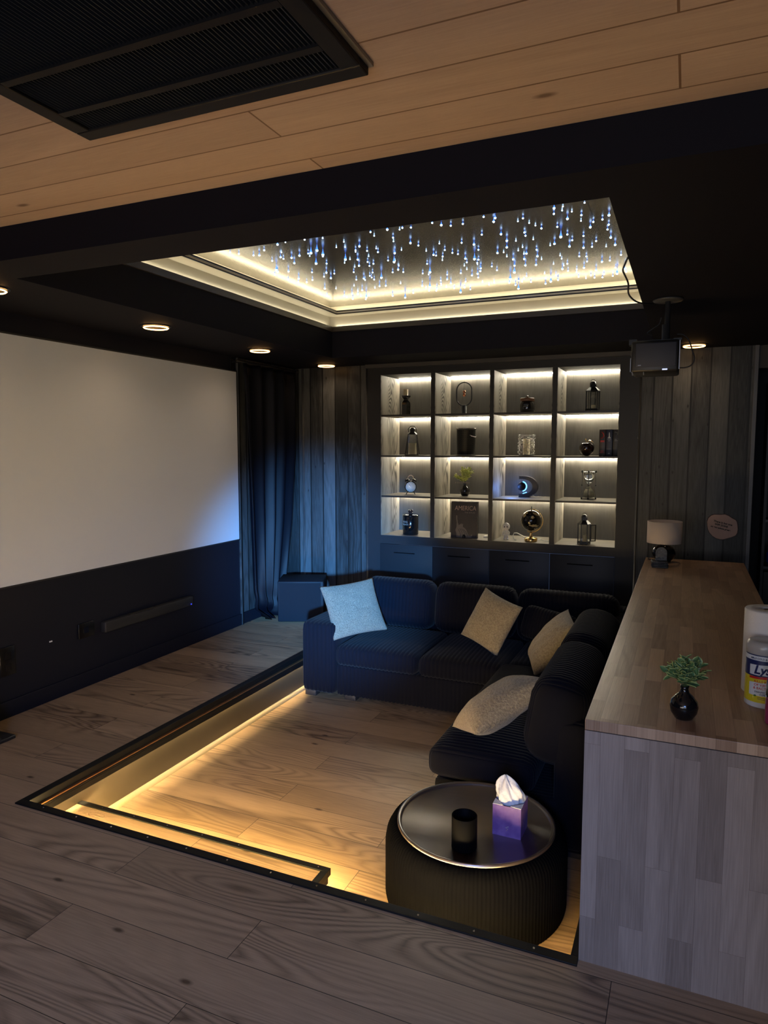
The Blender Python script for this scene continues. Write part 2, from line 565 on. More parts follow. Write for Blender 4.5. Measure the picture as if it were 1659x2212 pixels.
struct(MB().box(XL, -2.79, YF - 0.014, YF, 0, 0.1).build('baseboard_far', BLACKP))
struct(MB().box(0.46, XR, YF + 0.55, YF + 0.65, 0, ZC).build('wall_far', BLACKP))
struct(MB().box(0.44, 0.46, YF + 0.05, YF + 0.6, 0, ZC).build('wall_recess', BLACKP))
struct(MB().box(0.46, XR, YF + 0.02, YF + 0.1, 2.18, ZC).build('trim_11', mat('brown_header', (0.035, 0.03, 0.027), 0.6)))
struct(MB().box(XR, XR + 0.1, YB, YF + 0.65, 0, ZW).build('wall_right', BLACKP))
# wall behind the camera with its window
b = MB()
WARMW = mat('warm_plaster', (0.45, 0.38, 0.30), 0.8)
b.box(XL, XR, YB - 0.1, YB, 0, 0.75)
b.box(XL, XR, YB - 0.1, YB, 2.25, ZW)
b.box(XL, -1.2, YB - 0.1, YB, 0.75, 2.25)
b.box(1.6, XR, YB - 0.1, YB, 0.75, 2.25)
struct(b.build('wall_behind', WARMW))
b = MB()
b.box(-1.2, 1.6, YB - 0.08, YB - 0.02, 0.75, 0.80)
b.box(-1.2, 1.6, YB - 0.08, YB - 0.02, 2.20, 2.25)
b.box(-1.2, -1.15, YB - 0.08, YB - 0.02, 0.80, 2.20)
b.box(1.55, 1.6, YB - 0.08, YB - 0.02, 0.80, 2.20)
struct(b.build('window_1', WHITEP))

# ceilings
RX0, RX1, RY0, RY1 = -2.85, -0.25, 2.32, 5.42       # recess opening
BEAM = 2.08
struct(MB().box(XL, XR, YB, BEAM, ZW, ZW + 0.05).build('ceiling', PINE))
TB = 3.0
b = MB()
b.box(XL, XR, BEAM, RY0, ZC, TB)
b.box(XL, RX0, RY0, RY1, ZC, 2.60)
b.box(RX1, XR, RY0, RY1, ZC, 2.60)
b.box(XL, XR, RY1, YF + 0.65, ZC, 2.60)
struct(b.build('ceiling', BLACKC))
# cove lip, painted boards, ledge, star ceiling
LIPZ = 2.60
COVE = mat('cove_board_paint', (0.52, 0.49, 0.41), 0.6)
def ring(x0, x1, y0, y1, wd, z0, z1):
    """rectangular ring whose inner border is x0..y1 and that grows outward by wd"""
    b = MB()
    b.box(x0 - wd, x1 + wd, y0 - wd, y0, z0, z1)
    b.box(x0 - wd, x1 + wd, y1, y1 + wd, z0, z1)
    b.box(x0 - wd, x0, y0, y1, z0, z1)
    b.box(x1, x1 + wd, y0, y1, z0, z1)
    return b
struct(ring(RX0 + 0.015, RX1 - 0.015, RY0 + 0.015, RY1 - 0.015, 0.015, 2.57, 2.600).build('trim_12', mat('brown_lip', (0.035, 0.028, 0.02), 0.4)))
struct(ring(RX0 + 0.015, RX1 - 0.015, RY0 + 0.015, RY1 - 0.015, 0.08, 2.600, 2.612).build('trim_13', mat('lip_top', (0.05, 0.045, 0.04), 0.5)))
struct(ring(RX0 - 0.04, RX1 + 0.04, RY0 - 0.04, RY1 + 0.04, 0.02, 2.612, 2.84).build('trim_14', COVE))
LG = 0.10
struct(ring(RX0 + LG, RX1 - LG, RY0 + LG, RY1 - LG, LG + 0.04, 2.704, 2.716).build('trim_15', COVE))
struct(ring(RX0 + LG - 0.006, RX1 - LG + 0.006, RY0 + LG - 0.006, RY1 - LG + 0.006, 0.006, 2.696, 2.728).build('trim_16', BLACKM))
# star panels
m = bpy.data.materials.new('star_panel')
m.use_nodes = True
n, l = m.node_tree.nodes, m.node_tree.links
bs = n['Principled BSDF']
bs.inputs['Roughness'].default_value = 0.24
bs.inputs['Specular IOR Level'].default_value = 0.8
g = n.new('ShaderNodeNewGeometry')
mp = n.new('ShaderNodeMapping')
mp.inputs['Location'].default_value = (3.45 + 12, -3.66 + 6.5, 0)
l.new(g.outputs['Position'], mp.inputs[0])
br = n.new('ShaderNodeTexBrick')
br.offset = 0.5
br.inputs['Scale'].default_value = 1
br.inputs['Brick Width'].default_value = 1.30
br.inputs['Row Height'].default_value = 0.65
br.inputs['Mortar Size'].default_value = 0.004
br.inputs['Mortar Smooth'].default_value = 0
br.inputs['Color1'].default_value = (0.045, 0.041, 0.033, 1)
br.inputs['Color2'].default_value = (0.075, 0.068, 0.054, 1)
br.inputs['Mortar'].default_value = (0.01, 0.01, 0.01, 1)
l.new(mp.outputs[0], br.inputs['Vector'])
l.new(br.outputs['Color'], bs.inputs['Base Color'])
no = n.new('ShaderNodeTexNoise')
no.inputs['Scale'].default_value = 1.1
no.inputs['Detail'].default_value = 0.5
l.new(g.outputs['Position'], no.inputs['Vector'])
bp = n.new('ShaderNodeBump')
bp.inputs['Strength'].default_value = 0.1
bp.inputs['Distance'].default_value = 0.02
l.new(no.outputs[0], bp.inputs['Height'])
STARZ = 2.79
struct(MB().box(RX0 - 0.04, RX1 + 0.04, RY0 - 0.04, RY1 + 0.04, STARZ, STARZ + 0.03).build('ceiling', m))
# strips in the cove
names = {'x0': 'on the screen side', 'x1': 'on the counter side', 'y0': 'on the pine ceiling side', 'y1': 'on the bookcase side'}
for zz, ins, dn, mm in ((2.614, -0.008, 'lower', LEDT), (2.7165, 0.03, 'upper', mat('led_tray_up', (1, 1, 1), emit=(1.0, 0.84, 0.54), es=34))):
    for k, bx in (('x0', (RX0 + ins - 0.025, RX0 + ins - 0.015, RY0 + 0.02, RY1 - 0.02)), ('x1', (RX1 - ins + 0.015, RX1 - ins + 0.025, RY0 + 0.02, RY1 - 0.02)),
                  ('y0', (RX0 + 0.02, RX1 - 0.02, RY0 + ins - 0.025, RY0 + ins - 0.015)), ('y1', (RX0 + 0.02, RX1 - 0.02, RY1 - ins + 0.015, RY1 - ins + 0.025))):
        strip('led_strip', 'warm LED tape on the %s ledge of the recess, %s' % (dn, names[k]), *bx, zz, zz + 0.005, mm)

# fibre star lights
STARW = mat('star_tip', (1, 1, 1), emit=(0.50, 0.75, 1.0), es=9)
STARB = mat('star_fibre', (0.3, 0.5, 0.9), emit=(0.03, 0.17, 1.0), es=2.2)
protos = []
for (r, h) in ((0.0048, 0.010), (0.0060, 0.017), (0.0074, 0.036), (0.0036, 0.006)):
    me_b = MB()
    me_b.sphere(r, (0, 0, -h), 0, 8, 6)
    me_b.lathe([(r * 1.15, -h + r * .2), (r * 0.7, -h + h * .35), (r * 0.25, -h * .3), (0.0006, 0)], 8, (0, 0, 0), 1)
    protos.append(me_b)
pts = []
tries = 0
while len(pts) < 270 and tries < 20000:
    tries += 1
    x = random.uniform(RX0 + 0.16, RX1 - 0.13)
    y = random.uniform(3.62, 5.26)
    # looser towards the corner by the curtain, denser in the middle
    if random.random() < 0.5 * max(0, (-1.9 - x)) + 0.25 * max(0, 3.9 - y):
        continue
    if any((x - a) ** 2 + (y - c) ** 2 < 0.045 ** 2 for a, c in pts):
        continue
    pts.append((x, y))
first = {}
for x, y in pts:
    k = random.choices((0, 1, 2, 3), (5, 3, 0.9, 3))[0]
    if k not in first:
        o = first[k] = protos[k].build('fibre_star_light', [STARW, STARB])
    else:
        o = first[k].copy()
        col.objects.link(o)
    o.location = (x, y, STARZ + 0.001)
    tag(o, 'tiny blue-white fibre star point hanging from the dark panelled recess ceiling', 'star light', 'fibre star lights')

# downlights
RING = mat('downlight_glow', (1, 1, 1), emit=(1.0, 0.50, 0.16), es=9)
GLOWIN = mat('downlight_inner', (0.03, 0.015, 0.01), 0.7)
for i, (x, y, lb) in enumerate(((-3.14, 2.40, 'round ceiling downlight with glowing ring cut off by the left picture edge'),
                              (-3.14, 3.56, 'glowing amber ring downlight over the middle of the projection screen'),
                              (-3.14, 4.74, 'glowing amber ring downlight above the screen corner nearest the curtain'),
                              (-3.14, 5.85, 'glowing amber ring downlight close above the charcoal board wall left of the bookcase'),
                              (0.02, 5.82, 'glowing amber ring downlight right behind the projector'))):
    t = thing('downlight', lb, 'ceiling light', (x, y, ZC), group=None)
    MB().lathe([(0.095, 0), (0.095, -0.004), (0.085, -0.006), (0.078, -0.006)], 36).build('rim', BLACKM, t)
    MB().lathe([(0.074, -0.016), (0.079, -0.012), (0.074, -0.008), (0.069, -0.012), (0.074, -0.016)], 36).build('light_ring', RING, t)
    MB().lathe([(0.066, -0.005), (0.0001, -0.003)], 36).build('reflector', GLOWIN, t)
    spot('downlight_beam', (x, y, ZC - 0.02), (x, y, 0), 5 if i != 4 else 4.5, (1.0, 0.70, 0.42), 150, 0.9, 0.05)

# projection screen
t = thing('projection_screen', 'large blank off-white projection screen on the black left wall', 'projection screen', (XL, 3.7, 0.77))
MB().box(XL, XL + 0.012, 2.44, 5.05, 0.775, 2.225).build('canvas', SCREEN, t, world=True)
b = MB()
for a in ((2.43, 2.445, .765, 2.235), (5.045, 5.055, .765, 2.235), (2.43, 5.055, .765, .775), (2.43, 5.055, 2.225, 2.235)):
    b.box(XL, XL + 0.014, *a)
b.build('frame', mat('screen_frame', (0.02, 0.02, 0.022), 0.5), t, world=True)

# things low on the screen wall
t = thing('wall_outlet', 'black wall outlet plate low on the black wall near the left picture edge', 'outlet', (XL, 2.74, 0.25))
MB().bevbox(XL, XL + 0.012, 2.69, 2.79, 0.25, 0.42, 0.003).build('plate', mat('outlet_black', (0.003, 0.003, 0.004), 0.3), t, world=True)
MB().box(XL + 0.012, XL + 0.015, 2.72, 2.76, 0.28, 0.32).box(XL + 0.012, XL + 0.015, 2.72, 2.76, 0.35, 0.39).build('socket', BLACKG, t, world=True)
t = thing('wall_outlet', 'black cable plate on the black wall between outlet and shelf bracket', 'outlet', (XL, 3.32, 0.33))
MB().bevbox(XL, XL + 0.012, 3.26, 3.39, 0.33, 0.43, 0.003).build('plate', MATS['outlet_black'], t, world=True)
MB().box(XL + 0.012, XL + 0.014, 3.30, 3.34, 0.36, 0.40).build('socket', BLACKG, t, world=True)
t = thing('soundbar', 'slim black soundbar mounted low on the black wall under the screen', 'soundbar', (XL, 3.9, 0.33))
MB().bevbox(XL, XL + 0.05, 3.45, 4.36, 0.33, 0.405, 0.01).build('body', mat('soundbar_cloth', (0.010, 0.010, 0.012), 0.7), t, world=True)
MB().box(XL + 0.03, XL + 0.052, 3.68, 3.92, 0.405, 0.410).build('bracket', mat('bracket_metal', (0.35, 0.3, 0.22), 0.3, 1.0), t, world=True)
MB().sphere(0.005, (XL + 0.052, 4.33, 0.345), 0, 10, 6).build('status_light', mat('blue_led', (0, 0, 1), emit=(0.05, 0.08, 1), es=1.2), t, world=True)
tag(MB().box(XL, XL + 0.004, 3.04, 3.06, 0.368, 0.376).build('sticker', WHITEP), 'tiny white sticker on the black wall below the screen', 'sticker')
t = thing('floor_speaker', 'black wedge-shaped speaker on the floor below the screen, at the left picture edge', 'speaker', (-3.38, 2.42, 0))
MB().bevbox(-3.56, -3.30, 2.28, 2.545, 0.0, 0.02, 0.004).build('base', BLACKPL, t, world=True)
MB().prism([(-3.54, 0.02), (-3.32, 0.02), (-3.48, 0.30), (-3.54, 0.30)], 2.30, 2.47, 'XZ').build('cabinet', BLACKPL, t, world=True)

# ceiling unit in the pine boards
t = thing('ceiling_vent_unit', 'large black finned ventilation unit set in the pine ceiling', 'ceiling vent', (-1.17, 1.1, ZW))
VX0, VX1, VY0, VY1 = -1.61, -0.725, 0.62, 1.575
FR = mat('vent_frame', (0.006, 0.006, 0.007), 0.5, spec=.25)
b = MB()
b.box(VX0, VX1, VY1 - 0.05, VY1, ZW - 0.028, ZW)
b.box(VX0, VX1, VY0, VY0 + 0.05, ZW - 0.028, ZW)
b.box(VX0, VX0 + 0.05, VY0 + 0.05, VY1 - 0.05, ZW - 0.028, ZW)
b.box(VX1 - 0.05, VX1, VY0 + 0.05, VY1 - 0.05, ZW - 0.028, ZW)
b.build('frame', FR, t, bevel=0.004, world=True)
MB().box(VX0 + 0.03, VX1 - 0.03, VY0 + 0.03, VY1 - 0.03, ZW - 0.006, ZW).build('back_plate', mat('vent_inside', (0.006, 0.007, 0.009), 0.6), t, world=True)
b = MB()
k = VX0 + 0.055
while k < VX1 - 0.055:
    b.box(k, k + 0.0045, VY0 + 0.05, VY1 - 0.05, ZW - 0.022, ZW - 0.006, rot=(0, 0.35, 0))
    k += 0.0115
b.build('fins', mat('vent_fin', (0.022, 0.028, 0.038), 0.4, 0.4), t, world=True)
for yy in (0.93, 1.25, 1.42):
    MB().box(VX0 + 0.05, VX1 - 0.05, yy, yy + 0.022, ZW - 0.027, ZW - 0.006).build('crossbar', FR, t, world=True)
MB().box(VX1, VX1 + 0.012, VY0, VY1, ZW - 0.010, ZW).build('edge_trim', mat('alu_trim', (0.25, 0.23, 0.2), 0.4, 0.6), t, world=True)

# ------------------------------------------------------------------ built-in bookcase
CX = [(-2.655, -2.157), (-2.118, -1.608), (-1.572, -1.066), (-1.024, -0.523)]
SH = [1.883, 1.504, 1.125, 0.746]            # top face of the floor of every row, top row first
TOPZ = 2.252
BY = 6.49
bc = thing('built_in_bookcase', 'tall black built-in bookcase with sixteen lit cells between the board walls', 'bookcase', (-1.58, 6.2, 0))
FRM = mat('bookcase_black', (0.0125, 0.0125, 0.015), 0.5, spec=0.4)
SHELFE = mat('shelf_edge', (0.02, 0.018, 0.016), 0.4)
b = MB()
b.box(-2.79, -2.655, YF - 0.012, BY, 0, 2.35)
b.box(-0.523, -0.37, YF - 0.012, BY, 0, 2.35)
b.box(-2.655, -0.523, YF - 0.012, BY, TOPZ, 2.35)
b.box(-2.655, -0.523, YF - 0.012, BY, 0.665, 0.745)
b.build('case_frame', FRM, bc, world=True)
MB().box(-2.80, -0.36, YF - 0.05, YF - 0.012, 2.315, 2.35).build('crown_strip', mat('crown_brown', (0.05, 0.045, 0.04), 0.5), bc, world=True)
for i in range(3):
    x0, x1 = CX[i][1], CX[i + 1][0]
    MB().box(x0, x1, YF - 0.008, BY - .01, 0.745, TOPZ).build('divider', FRM, bc, world=True)
# liners with oak grain
for (x0, x1) in CX:
    for x in (x0, x1 - 0.002):
        MB().box(x, x + 0.002, YF - 0.006, BY - .012, 0.7462, TOPZ - .001).build('side_liner', OAKG_X, bc, world=True)
    MB().box(x0, x1, BY - .012, BY, 0.745, TOPZ).build('back_panel', BACKP, bc, world=True)
    for r, z in enumerate(SH):
        if r < 3:
            b = MB()
            b.box(x0 + 0.002, x1 - 0.002, YF - 0.006, YF - 0.003, z - 0.017, z - 0.0002, 1)
            b.box(x0 + 0.002, x1 - 0.002, YF - 0.003, BY - .012, z - 0.017, z, 0)
        else:
            b = MB().box(x0 + 0.002, x1 - 0.002, YF - 0.008, BY - .012, z - 0.001, z, 0)
        b.build('shelf', [OAKG_H, SHELFE], bc, world=True)
        zt = (TOPZ if r == 0 else SH[r - 1] - 0.017)
        MB().box(x0 + 0.006, x1 - 0.006, BY - 0.034, BY - 0.024, zt - 0.007, zt - 0.0005).build('led_strip', LEDW, bc, world=True)
for i, (x0, x1) in enumerate(((-2.655, -2.125), (-2.121, -1.591), (-1.587, -1.057), (-1.053, -0.523))):
    d = MB().bevbox(x0, x1, YF - 0.030, YF - 0.0125, 0.10, 0.664, 0.001).build('cabinet_door', FRM, bc, world=True)
    h = MB().box(x0 + 0.15, x0 + 0.36, YF - 0.050, YF - 0.042, 0.585, 0.593).box(x0 + 0.17, x0 + 0.178, YF - 0.045, YF - 0.029, 0.585, 0.593).box(x0 + 0.332, x0 + 0.34, YF - 0.045, YF - 0.029, 0.585, 0.593).build('handle', BLACKG, d)
    h.location = -Vector(d.parent.location) * 0
    q_ = bc.location
    h.data.transform(Matrix.Translation(-Vector(q_)))
MB().box(-2.655, -0.523, YF - 0.012, YF + 0.02, 0.0, 0.10).build('toe_kick', FRM, bc, world=True)

R1, R2, R3, R4 = SH
CER = mat('dark_ceramic', (0.012, 0.011, 0.012), 0.15, coat=0.5)

# row 1
t = thing('candle_holder', 'dark glossy waisted candle holder with short cream candle in the top left cell', 'candle holder', (-2.475, 6.20, R1))
MB().lathe([(0.0001, 0), (0.042, 0), (0.047, .004), (0.048, .10), (0.046, .118), (0.028, .138), (0.022, .145), (0.026, .152), (0.046, .170), (0.05, .182), (0.046, .184), (0.02, .172), (0.0001, .172)], 6, smooth=False).build('holder', BLACKG, t)
MB().cyl(0.022, .172, .245, 20).build('candle', WAX, t)
t = thing('balance_lamp', 'black oval hoop lamp with two copper balls, second cell of top row', 'lamp', (-1.897, 6.20, R1))
pl = []
for k in range(48):
    a = 2 * PI * k / 48
    cx_, cz_ = math.cos(a) * 0.072, math.sin(a) * 0.072
    pl.append((cx_, 0, 0.183 + cz_ + (0.034 if math.sin(a) > 0 else -0.034)))
MB().tube(pl, 0.0058, 8, closed=True).build('hoop', mat('hoop_metal', (0.03, 0.03, 0.035), 0.3, 0.6), t)
MB().cyl(0.027, 0, 0.078, 24).build('base', BLACKM, t)
MB().sphere(0.0145, (0, 0, 0.202)).build('ball', COPPER, t)
MB().sphere(0.0145, (0, 0, 0.174)).build('ball', COPPER, t)
MB().tube([(0, 0, 0.216), (0, 0, 0.284)], 0.001, 6).build('cord', BLACKM, t)
t = thing('lidded_jar', 'squat dark jar with wooden lid in the third cell of the top row', 'jar', (-1.315, 6.20, R1))
MB().lathe([(0.0001, 0), (0.060, 0), (0.067, .01), (0.067, .075), (0.058, .095), (0.05, .104), (0.0001, .104)]).build('body', CER, t)
MB().lathe([(0.0001, .104), (0.062, .104), (0.064, .108), (0.064, .126), (0.058, .131), (0.0001, .131)]).build('lid', mat('lid_wood', (0.16, 0.08, 0.045), 0.4), t)
MB().sphere(0.012, (0, 0, 0.142)).build('knob', MATS['lid_wood'], t)
text('lettering', 'sweet', 0.018, mat('grey_print', (0.18, 0.18, 0.18), 0.5), t, (0, 0, 0.05), bend=(0.0678, -PI / 2))


def lantern(t, r, h, candle_r, candle_h, door_open=False, n=6):
    """panelled metal lantern: base, posts, sloping roof, vented cupola"""
    MB().lathe([(0.0001, 0.008), (r * 1.08, 0.008), (r * 1.08, 0.02), (r, 0.024), (0.0001, 0.024)], n, smooth=False).build('base', BLACKM, t)
    for k in range(n):
        a = 2 * PI * k / n
        MB().box(-0.004, 0.004, -0.004, 0.004, 0, h * 0.66, 0).build('post', BLACKM, t).location = (r * 0.98 * math.cos(a), r * 0.98 * math.sin(a), 0)
    b = MB()
    for k in range(n):
        if door_open and k == n - 1:
            continue
        a0, a1 = 2 * PI * k / n, 2 * PI * (k + 1) / n
        c, d = (r * .95 * math.cos(a0), r * .95 * math.sin(a0)), (r * .95 * math.cos(a1), r * .95 * math.sin(a1))
        e = .985
        b.add([(c[0], c[1], .024), (d[0], d[1], .024), (d[0], d[1], h * .65), (c[0], c[1], h * .65), (c[0] * e, c[1] * e, .024), (d[0] * e, d[1] * e, .024), (d[0] * e, d[1] * e, h * .65), (c[0] * e, c[1] * e, h * .65)],
              [(0, 1, 2, 3), (4, 7, 6, 5), (0, 4, 5, 1), (3, 2, 6, 7), (0, 3, 7, 4), (1, 5, 6, 2)])
    b.build('glass', GLASS, t)
    MB().lathe([(r * .95, h * .655), (r * 1.1, h * .655), (r * 1.1, h * .675), (r * .52, h * .79), (r * .46, h * .79), (0.0001, h * .79)], n, smooth=False).build('roof', BLACKM, t)
    b = MB()
    for k in range(n * 2):
        a = PI * k / n
        b.box(-0.003, 0.003, -0.003, 0.003, h * .79, h * .88)
        for i in range(8):
            v = b.v[-8 + i]
            b.v[-8 + i] = (v[0] + r * .42 * math.cos(a), v[1] + r * .42 * math.sin(a), v[2])
    b.lathe([(r * .30, h * .79), (r * .30, h * .88)], n, smooth=False)
    b.lathe([(0.0001, h * .88), (r * .5, h * .88), (r * .46, h * .92), (r * .30, h * .975), (0.0001, h * .985)], n, smooth=False)
    b.build('cupola', BLACKM, t)
    hp = [(r * .33 * math.cos(a), 0, h * .975 + r * .3 * math.sin(a)) for a in [PI * i / 10 for i in range(11)]]
    MB().tube(hp, 0.0022, 6).build('handle', BLACKM, t)
    MB().cyl(candle_r, .024, .024 + candle_h, 20, c=(0.005, -0.005, 0)).build('candle', WAX, t)
    if door_open:
        a0 = -PI / n * 0
        x0, y0 = r * 1.0, 0
        d = MB()
        L = r * 1.0
        z0, z1 = 0.024, h * .65
        d.box(0, L, -.003, .003, z0, z0 + .008).box(0, L, -.003, .003, z1 - .008, z1).box(0, .007, -.003, .003, z0 + .008, z1 - .008).box(L - .007, L, -.003, .003, z0 + .008, z1 - .008)
        d = d.build('door', BLACKM, t)
        d.location = (x0, y0, 0)
        d.rotation_euler = (0, 0, 0.5)
        MB().box(.007, L - .007, -.001, .001, z0 + .008, z1 - .008).build('door_glass', GLASS, d)


t = thing('lantern', 'black six-sided lantern with small candle stub in the top right cell', 'lantern', (-0.755, 6.20, R1), 0.3)
lantern(t, 0.056, 0.262, 0.016, 0.032)

# row 2
t = thing('lantern', 'tapering black frame lantern with thick cream candle, left cell of the second row', 'lantern', (-2.405, 6.20, R2), 0.25)
b0, t0, hh_ = 0.062, 0.036, 0.20
for sx_, sy_ in ((-1, -1), (1, -1), (1, 1), (-1, 1)):
    MB().tube([(sx_ * b0, sy_ * b0, 0), (sx_ * t0, sy_ * t0, hh_)], 0.0045, 4).build('post', BLACKM, t)
b = MB()
for q, z in ((b0, 0.004), (t0, hh_)):
    b.tube([(-q, -q, z), (q, -q, z), (q, q, z), (-q, q, z)], 0.0045, 4, closed=True)
b.box(-b0, b0, -b0, b0, 0, 0.006)
b.build('frame', BLACKM, t)
b = MB()
for k in range(4):
    a = PI / 2 * k
    c_, s_ = math.cos(a), math.sin(a)
    def rr(p):
        return (p[0] * c_ - p[1] * s_, p[0] * s_ + p[1] * c_, p[2])
    f_ = [(-b0, -b0 + .001, .008), (b0, -b0 + .001, .008), (t0, -t0 + .001, hh_), (-t0, -t0 + .001, hh_)]
    f2 = [(-b0, -b0 + .003, .008), (b0, -b0 + .003, .008), (t0, -t0 + .003, hh_), (-t0, -t0 + .003, hh_)]
    b.add([rr(p) for p in f_ + f2], [(0, 1, 2, 3), (7, 6, 5, 4), (0, 4, 5, 1), (3, 2, 6, 7), (0, 3, 7, 4), (1, 5, 6, 2)])
b.build('glass', GLASS, t)
MB().lathe([(t0 * 1.3, hh_), (t0 * .75, hh_ + .02), (t0 * .75, hh_ + .05), (t0 * .5, hh_ + .06), (0.0001, hh_ + .06)], 8, smooth=False).build('cap', BLACKM, t)
MB().tube([(-t0, 0, hh_ + .02), (-t0 * 1.2, 0, hh_ + .045), (-t0 * .5, 0, hh_ + .075), (t0 * .5, 0, hh_ + .075), (t0 * 1.2, 0, hh_ + .045), (t0, 0, hh_ + .02)], 0.004, 6).build('handle', BLACKM, t)
MB().cyl(0.038, .006, .115, 28).build('candle', WAX, t)

t = thing('ice_bucket', 'black perforated bucket with side handle in the second cell of the second row', 'bucket', (-1.875, 6.20, R2))
def pattern_mat(name, c1, c2, scale):
    m = mat(name, c1, 0.5, 0.0, spec=.25)
    n, l = m.node_tree.nodes, m.node_tree.links
    tc = n.new('ShaderNodeTexCoord')
    vo = n.new('ShaderNodeTexVoronoi')
    vo.inputs['Scale'].default_value = scale
    vo.inputs['Randomness'].default_value = 0.15
    rp = n.new('ShaderNodeValToRGB')
    rp.color_ramp.elements[0].color = (*c2, 1)
    rp.color_ramp.elements[1].color = (*c1, 1)
    rp.color_ramp.elements[0].position = 0.25
    rp.color_ramp.elements[1].position = 0.4
    l.new(tc.outputs['Object'], vo.inputs['Vector'])
    l.new(vo.outputs['Distance'], rp.inputs[0])
    l.new(rp.outputs[0], n['Principled BSDF'].inputs['Base Color'])
    return m
MB().lathe([(0.0001, .0), (0.078, .0), (0.082, .006), (0.088, .24), (0.091, .245), (0.085, .245), (0.080, .012), (0.0001, .012)], 40).build('bucket_body', pattern_mat('perforated', (0.012, 0.012, 0.013), (0.002, 0.002, 0.002), 55), t)
MB().lathe([(0.086, .0), (0.09, .004), (0.086, .010), (0.082, .010)], 40).lathe([(0.088, .236), (0.093, .240), (0.093, .247), (0.088, .249)], 40).build('rim', mat('dark_chrome', (0.2, 0.19, 0.18), 0.25, 1.0), t)
MB().tube([(0.05, -0.075, 0.19), (0.085, -0.085, 0.175), (0.105, -0.06, 0.165), (0.10, 0.0, 0.18)], 0.006, 8).build('handle', CHROME, t)

t = thing('wire_candle_holder', 'chrome wire-mesh candle holder around a cream candle, third cell of the second row', 'candle holder', (-1.315, 6.20, R2))
MB().cyl(0.068, 0, .010, 28).build('base', BLACKM, t)
b = MB()
rnd_ = random.Random(3)
for k in range(7):
    z0 = 0.02 + k * 0.025
    ph = rnd_.uniform(0, 6)
    b.tube([((0.068 + 0.008 * math.sin(9 * a + ph)) * math.cos(a), (0.068 + 0.008 * math.sin(9 * a + ph)) * math.sin(a), z0 + 0.010 * math.sin(7 * a + ph * 2)) for a in [2 * PI * i / 60 for i in range(60)]], 0.0017, 5, closed=True)
for k in range(10):
    a = 2 * PI * k / 10
    b.tube([((0.066 + .008 * math.sin(i * 1.7 + k)) * math.cos(a + .12 * math.sin(i * 1.3)), (0.066 + .008 * math.sin(i * 1.7 + k)) * math.sin(a + .12 * math.sin(i * 1.3)), .008 + i * .0145) for i in range(13)], 0.0017, 5)
b.tube([(0.07 * math.cos(a), 0.07 * math.sin(a), 0.184) for a in [2 * PI * i / 40 for i in range(40)]], 0.0025, 6, closed=True)
b.build('wire_mesh', CHROME, t)
MB().cyl(0.031, .010, .150, 24).build('candle', WAX, t)

t = thing('ceramic_apple', 'dark glossy apple ornament with gold stem and leaf beside the books', 'ornament', (-0.795, 6.20, R2))
prof = []
for i in range(25):
    a = PI * i / 24
    r = 0.072 * math.sin(a) * (1 - 0.22 * (1 + math.cos(a)) * 0.5)
    z = 0.062 - 0.062 * math.cos(a)
    if i > 17:
        z -= 0.018 * ((i - 17) / 7) ** 2
    r *= 1.0
    prof.append((max(r, 0.0001), z))
MB().lathe(prof, 32).build('apple_body', mat('oxblood_glaze', (0.018, 0.006, 0.006), 0.1, coat=0.6), t)
MB().tube([(0, 0, .10), (-.003, 0, .125), (-.012, 0, .148)], [0.003, 0.0025, 0.004], 6).build('stem', BRASS, t)
MB().grid(lambda u, v: (0.002 + 0.062 * u, (v - .5) * 0.028 * math.sin(PI * min(max(u, .02), .98)) , 0.122 + 0.018 * math.sin(u * 4) - .01 * abs(v - .5)), 10, 4).build('leaf', BRASS, t)

def book(name, label, x, y, z, wd, dp, ht, m, pages=True, group=None):
    t = thing(name, label, 'book', (x, y, z), group=group)
    b = MB()
    b.bevbox(-wd / 2, wd / 2, 0, 0.006, 0, ht, 0.002)
    b.box(-wd / 2, -wd / 2 + 0.003, 0.004, dp, 0, ht)
    b.box(wd / 2 - 0.003, wd / 2, 0.004, dp, 0, ht)
    b.build('cover', m, t)
    MB().box(-wd / 2 + .003, wd / 2 - .003, .006, dp - .005, .004, ht - .004).build('pages', mat('paper', (0.7, 0.65, 0.52), 0.8), t)
    return t
REDP = mat('red_print', (0.5, 0.03, 0.02), 0.5)
GRYP = mat('pale_print', (0.6, 0.6, 0.6), 0.5)
t = book('book', 'leftmost hardback of the three beside the apple, black spine with red marks', -0.663, 6.17, R2, 0.052, 0.16, 0.225, mat('spine_brown', (0.022, 0.012, 0.010), 0.4))
MB().tube([(-.006, 0, .205), (.008, 0, .19), (.012, 0, .17), (0, 0, .155), (-.014, 0, .15)], 0.004, 6).build('emblem', REDP, t)
MB().box(-.016, .016, -.001, .001, .118, .134).box(-.018, .018, -.001, .001, .028, .032).box(-.012, .012, -.001, .001, .04, .046).build('spine_print', REDP, t)
t = book('book', 'middle hardback of the three, navy spine with white chess-piece emblem', -0.608, 6.17, R2, 0.052, 0.16, 0.225, mat('spine_navy', (0.010, 0.013, 0.035), 0.4))
MB().prism([(-.012, .15), (.012, .15), (.012, .156), (.006, .160), (.003, .18), (.005, .184), (.003, .19), (.003, .2), (-.003, .2), (-.003, .19), (-.005, .184), (-.003, .18), (-.006, .160), (-.012, .156)], -.0012, .0012).build('emblem', GRYP, t)
MB().box(-.014, .014, -.001, .001, .138, .144).box(-.010, .010, -.001, .001, .128, .132).box(-.02, .02, -.001, .001, .06, .062).box(-.008, .008, -.001, .001, .02, .028).build('spine_print', mat('dim_print', (0.3, 0.3, 0.32), .5), t)
t = book('book', 'rightmost hardback of the three, black spine with small pale print', -0.553, 6.17, R2, 0.05, 0.16, 0.225, mat('spine_black', (0.014, 0.012, 0.013), 0.4))
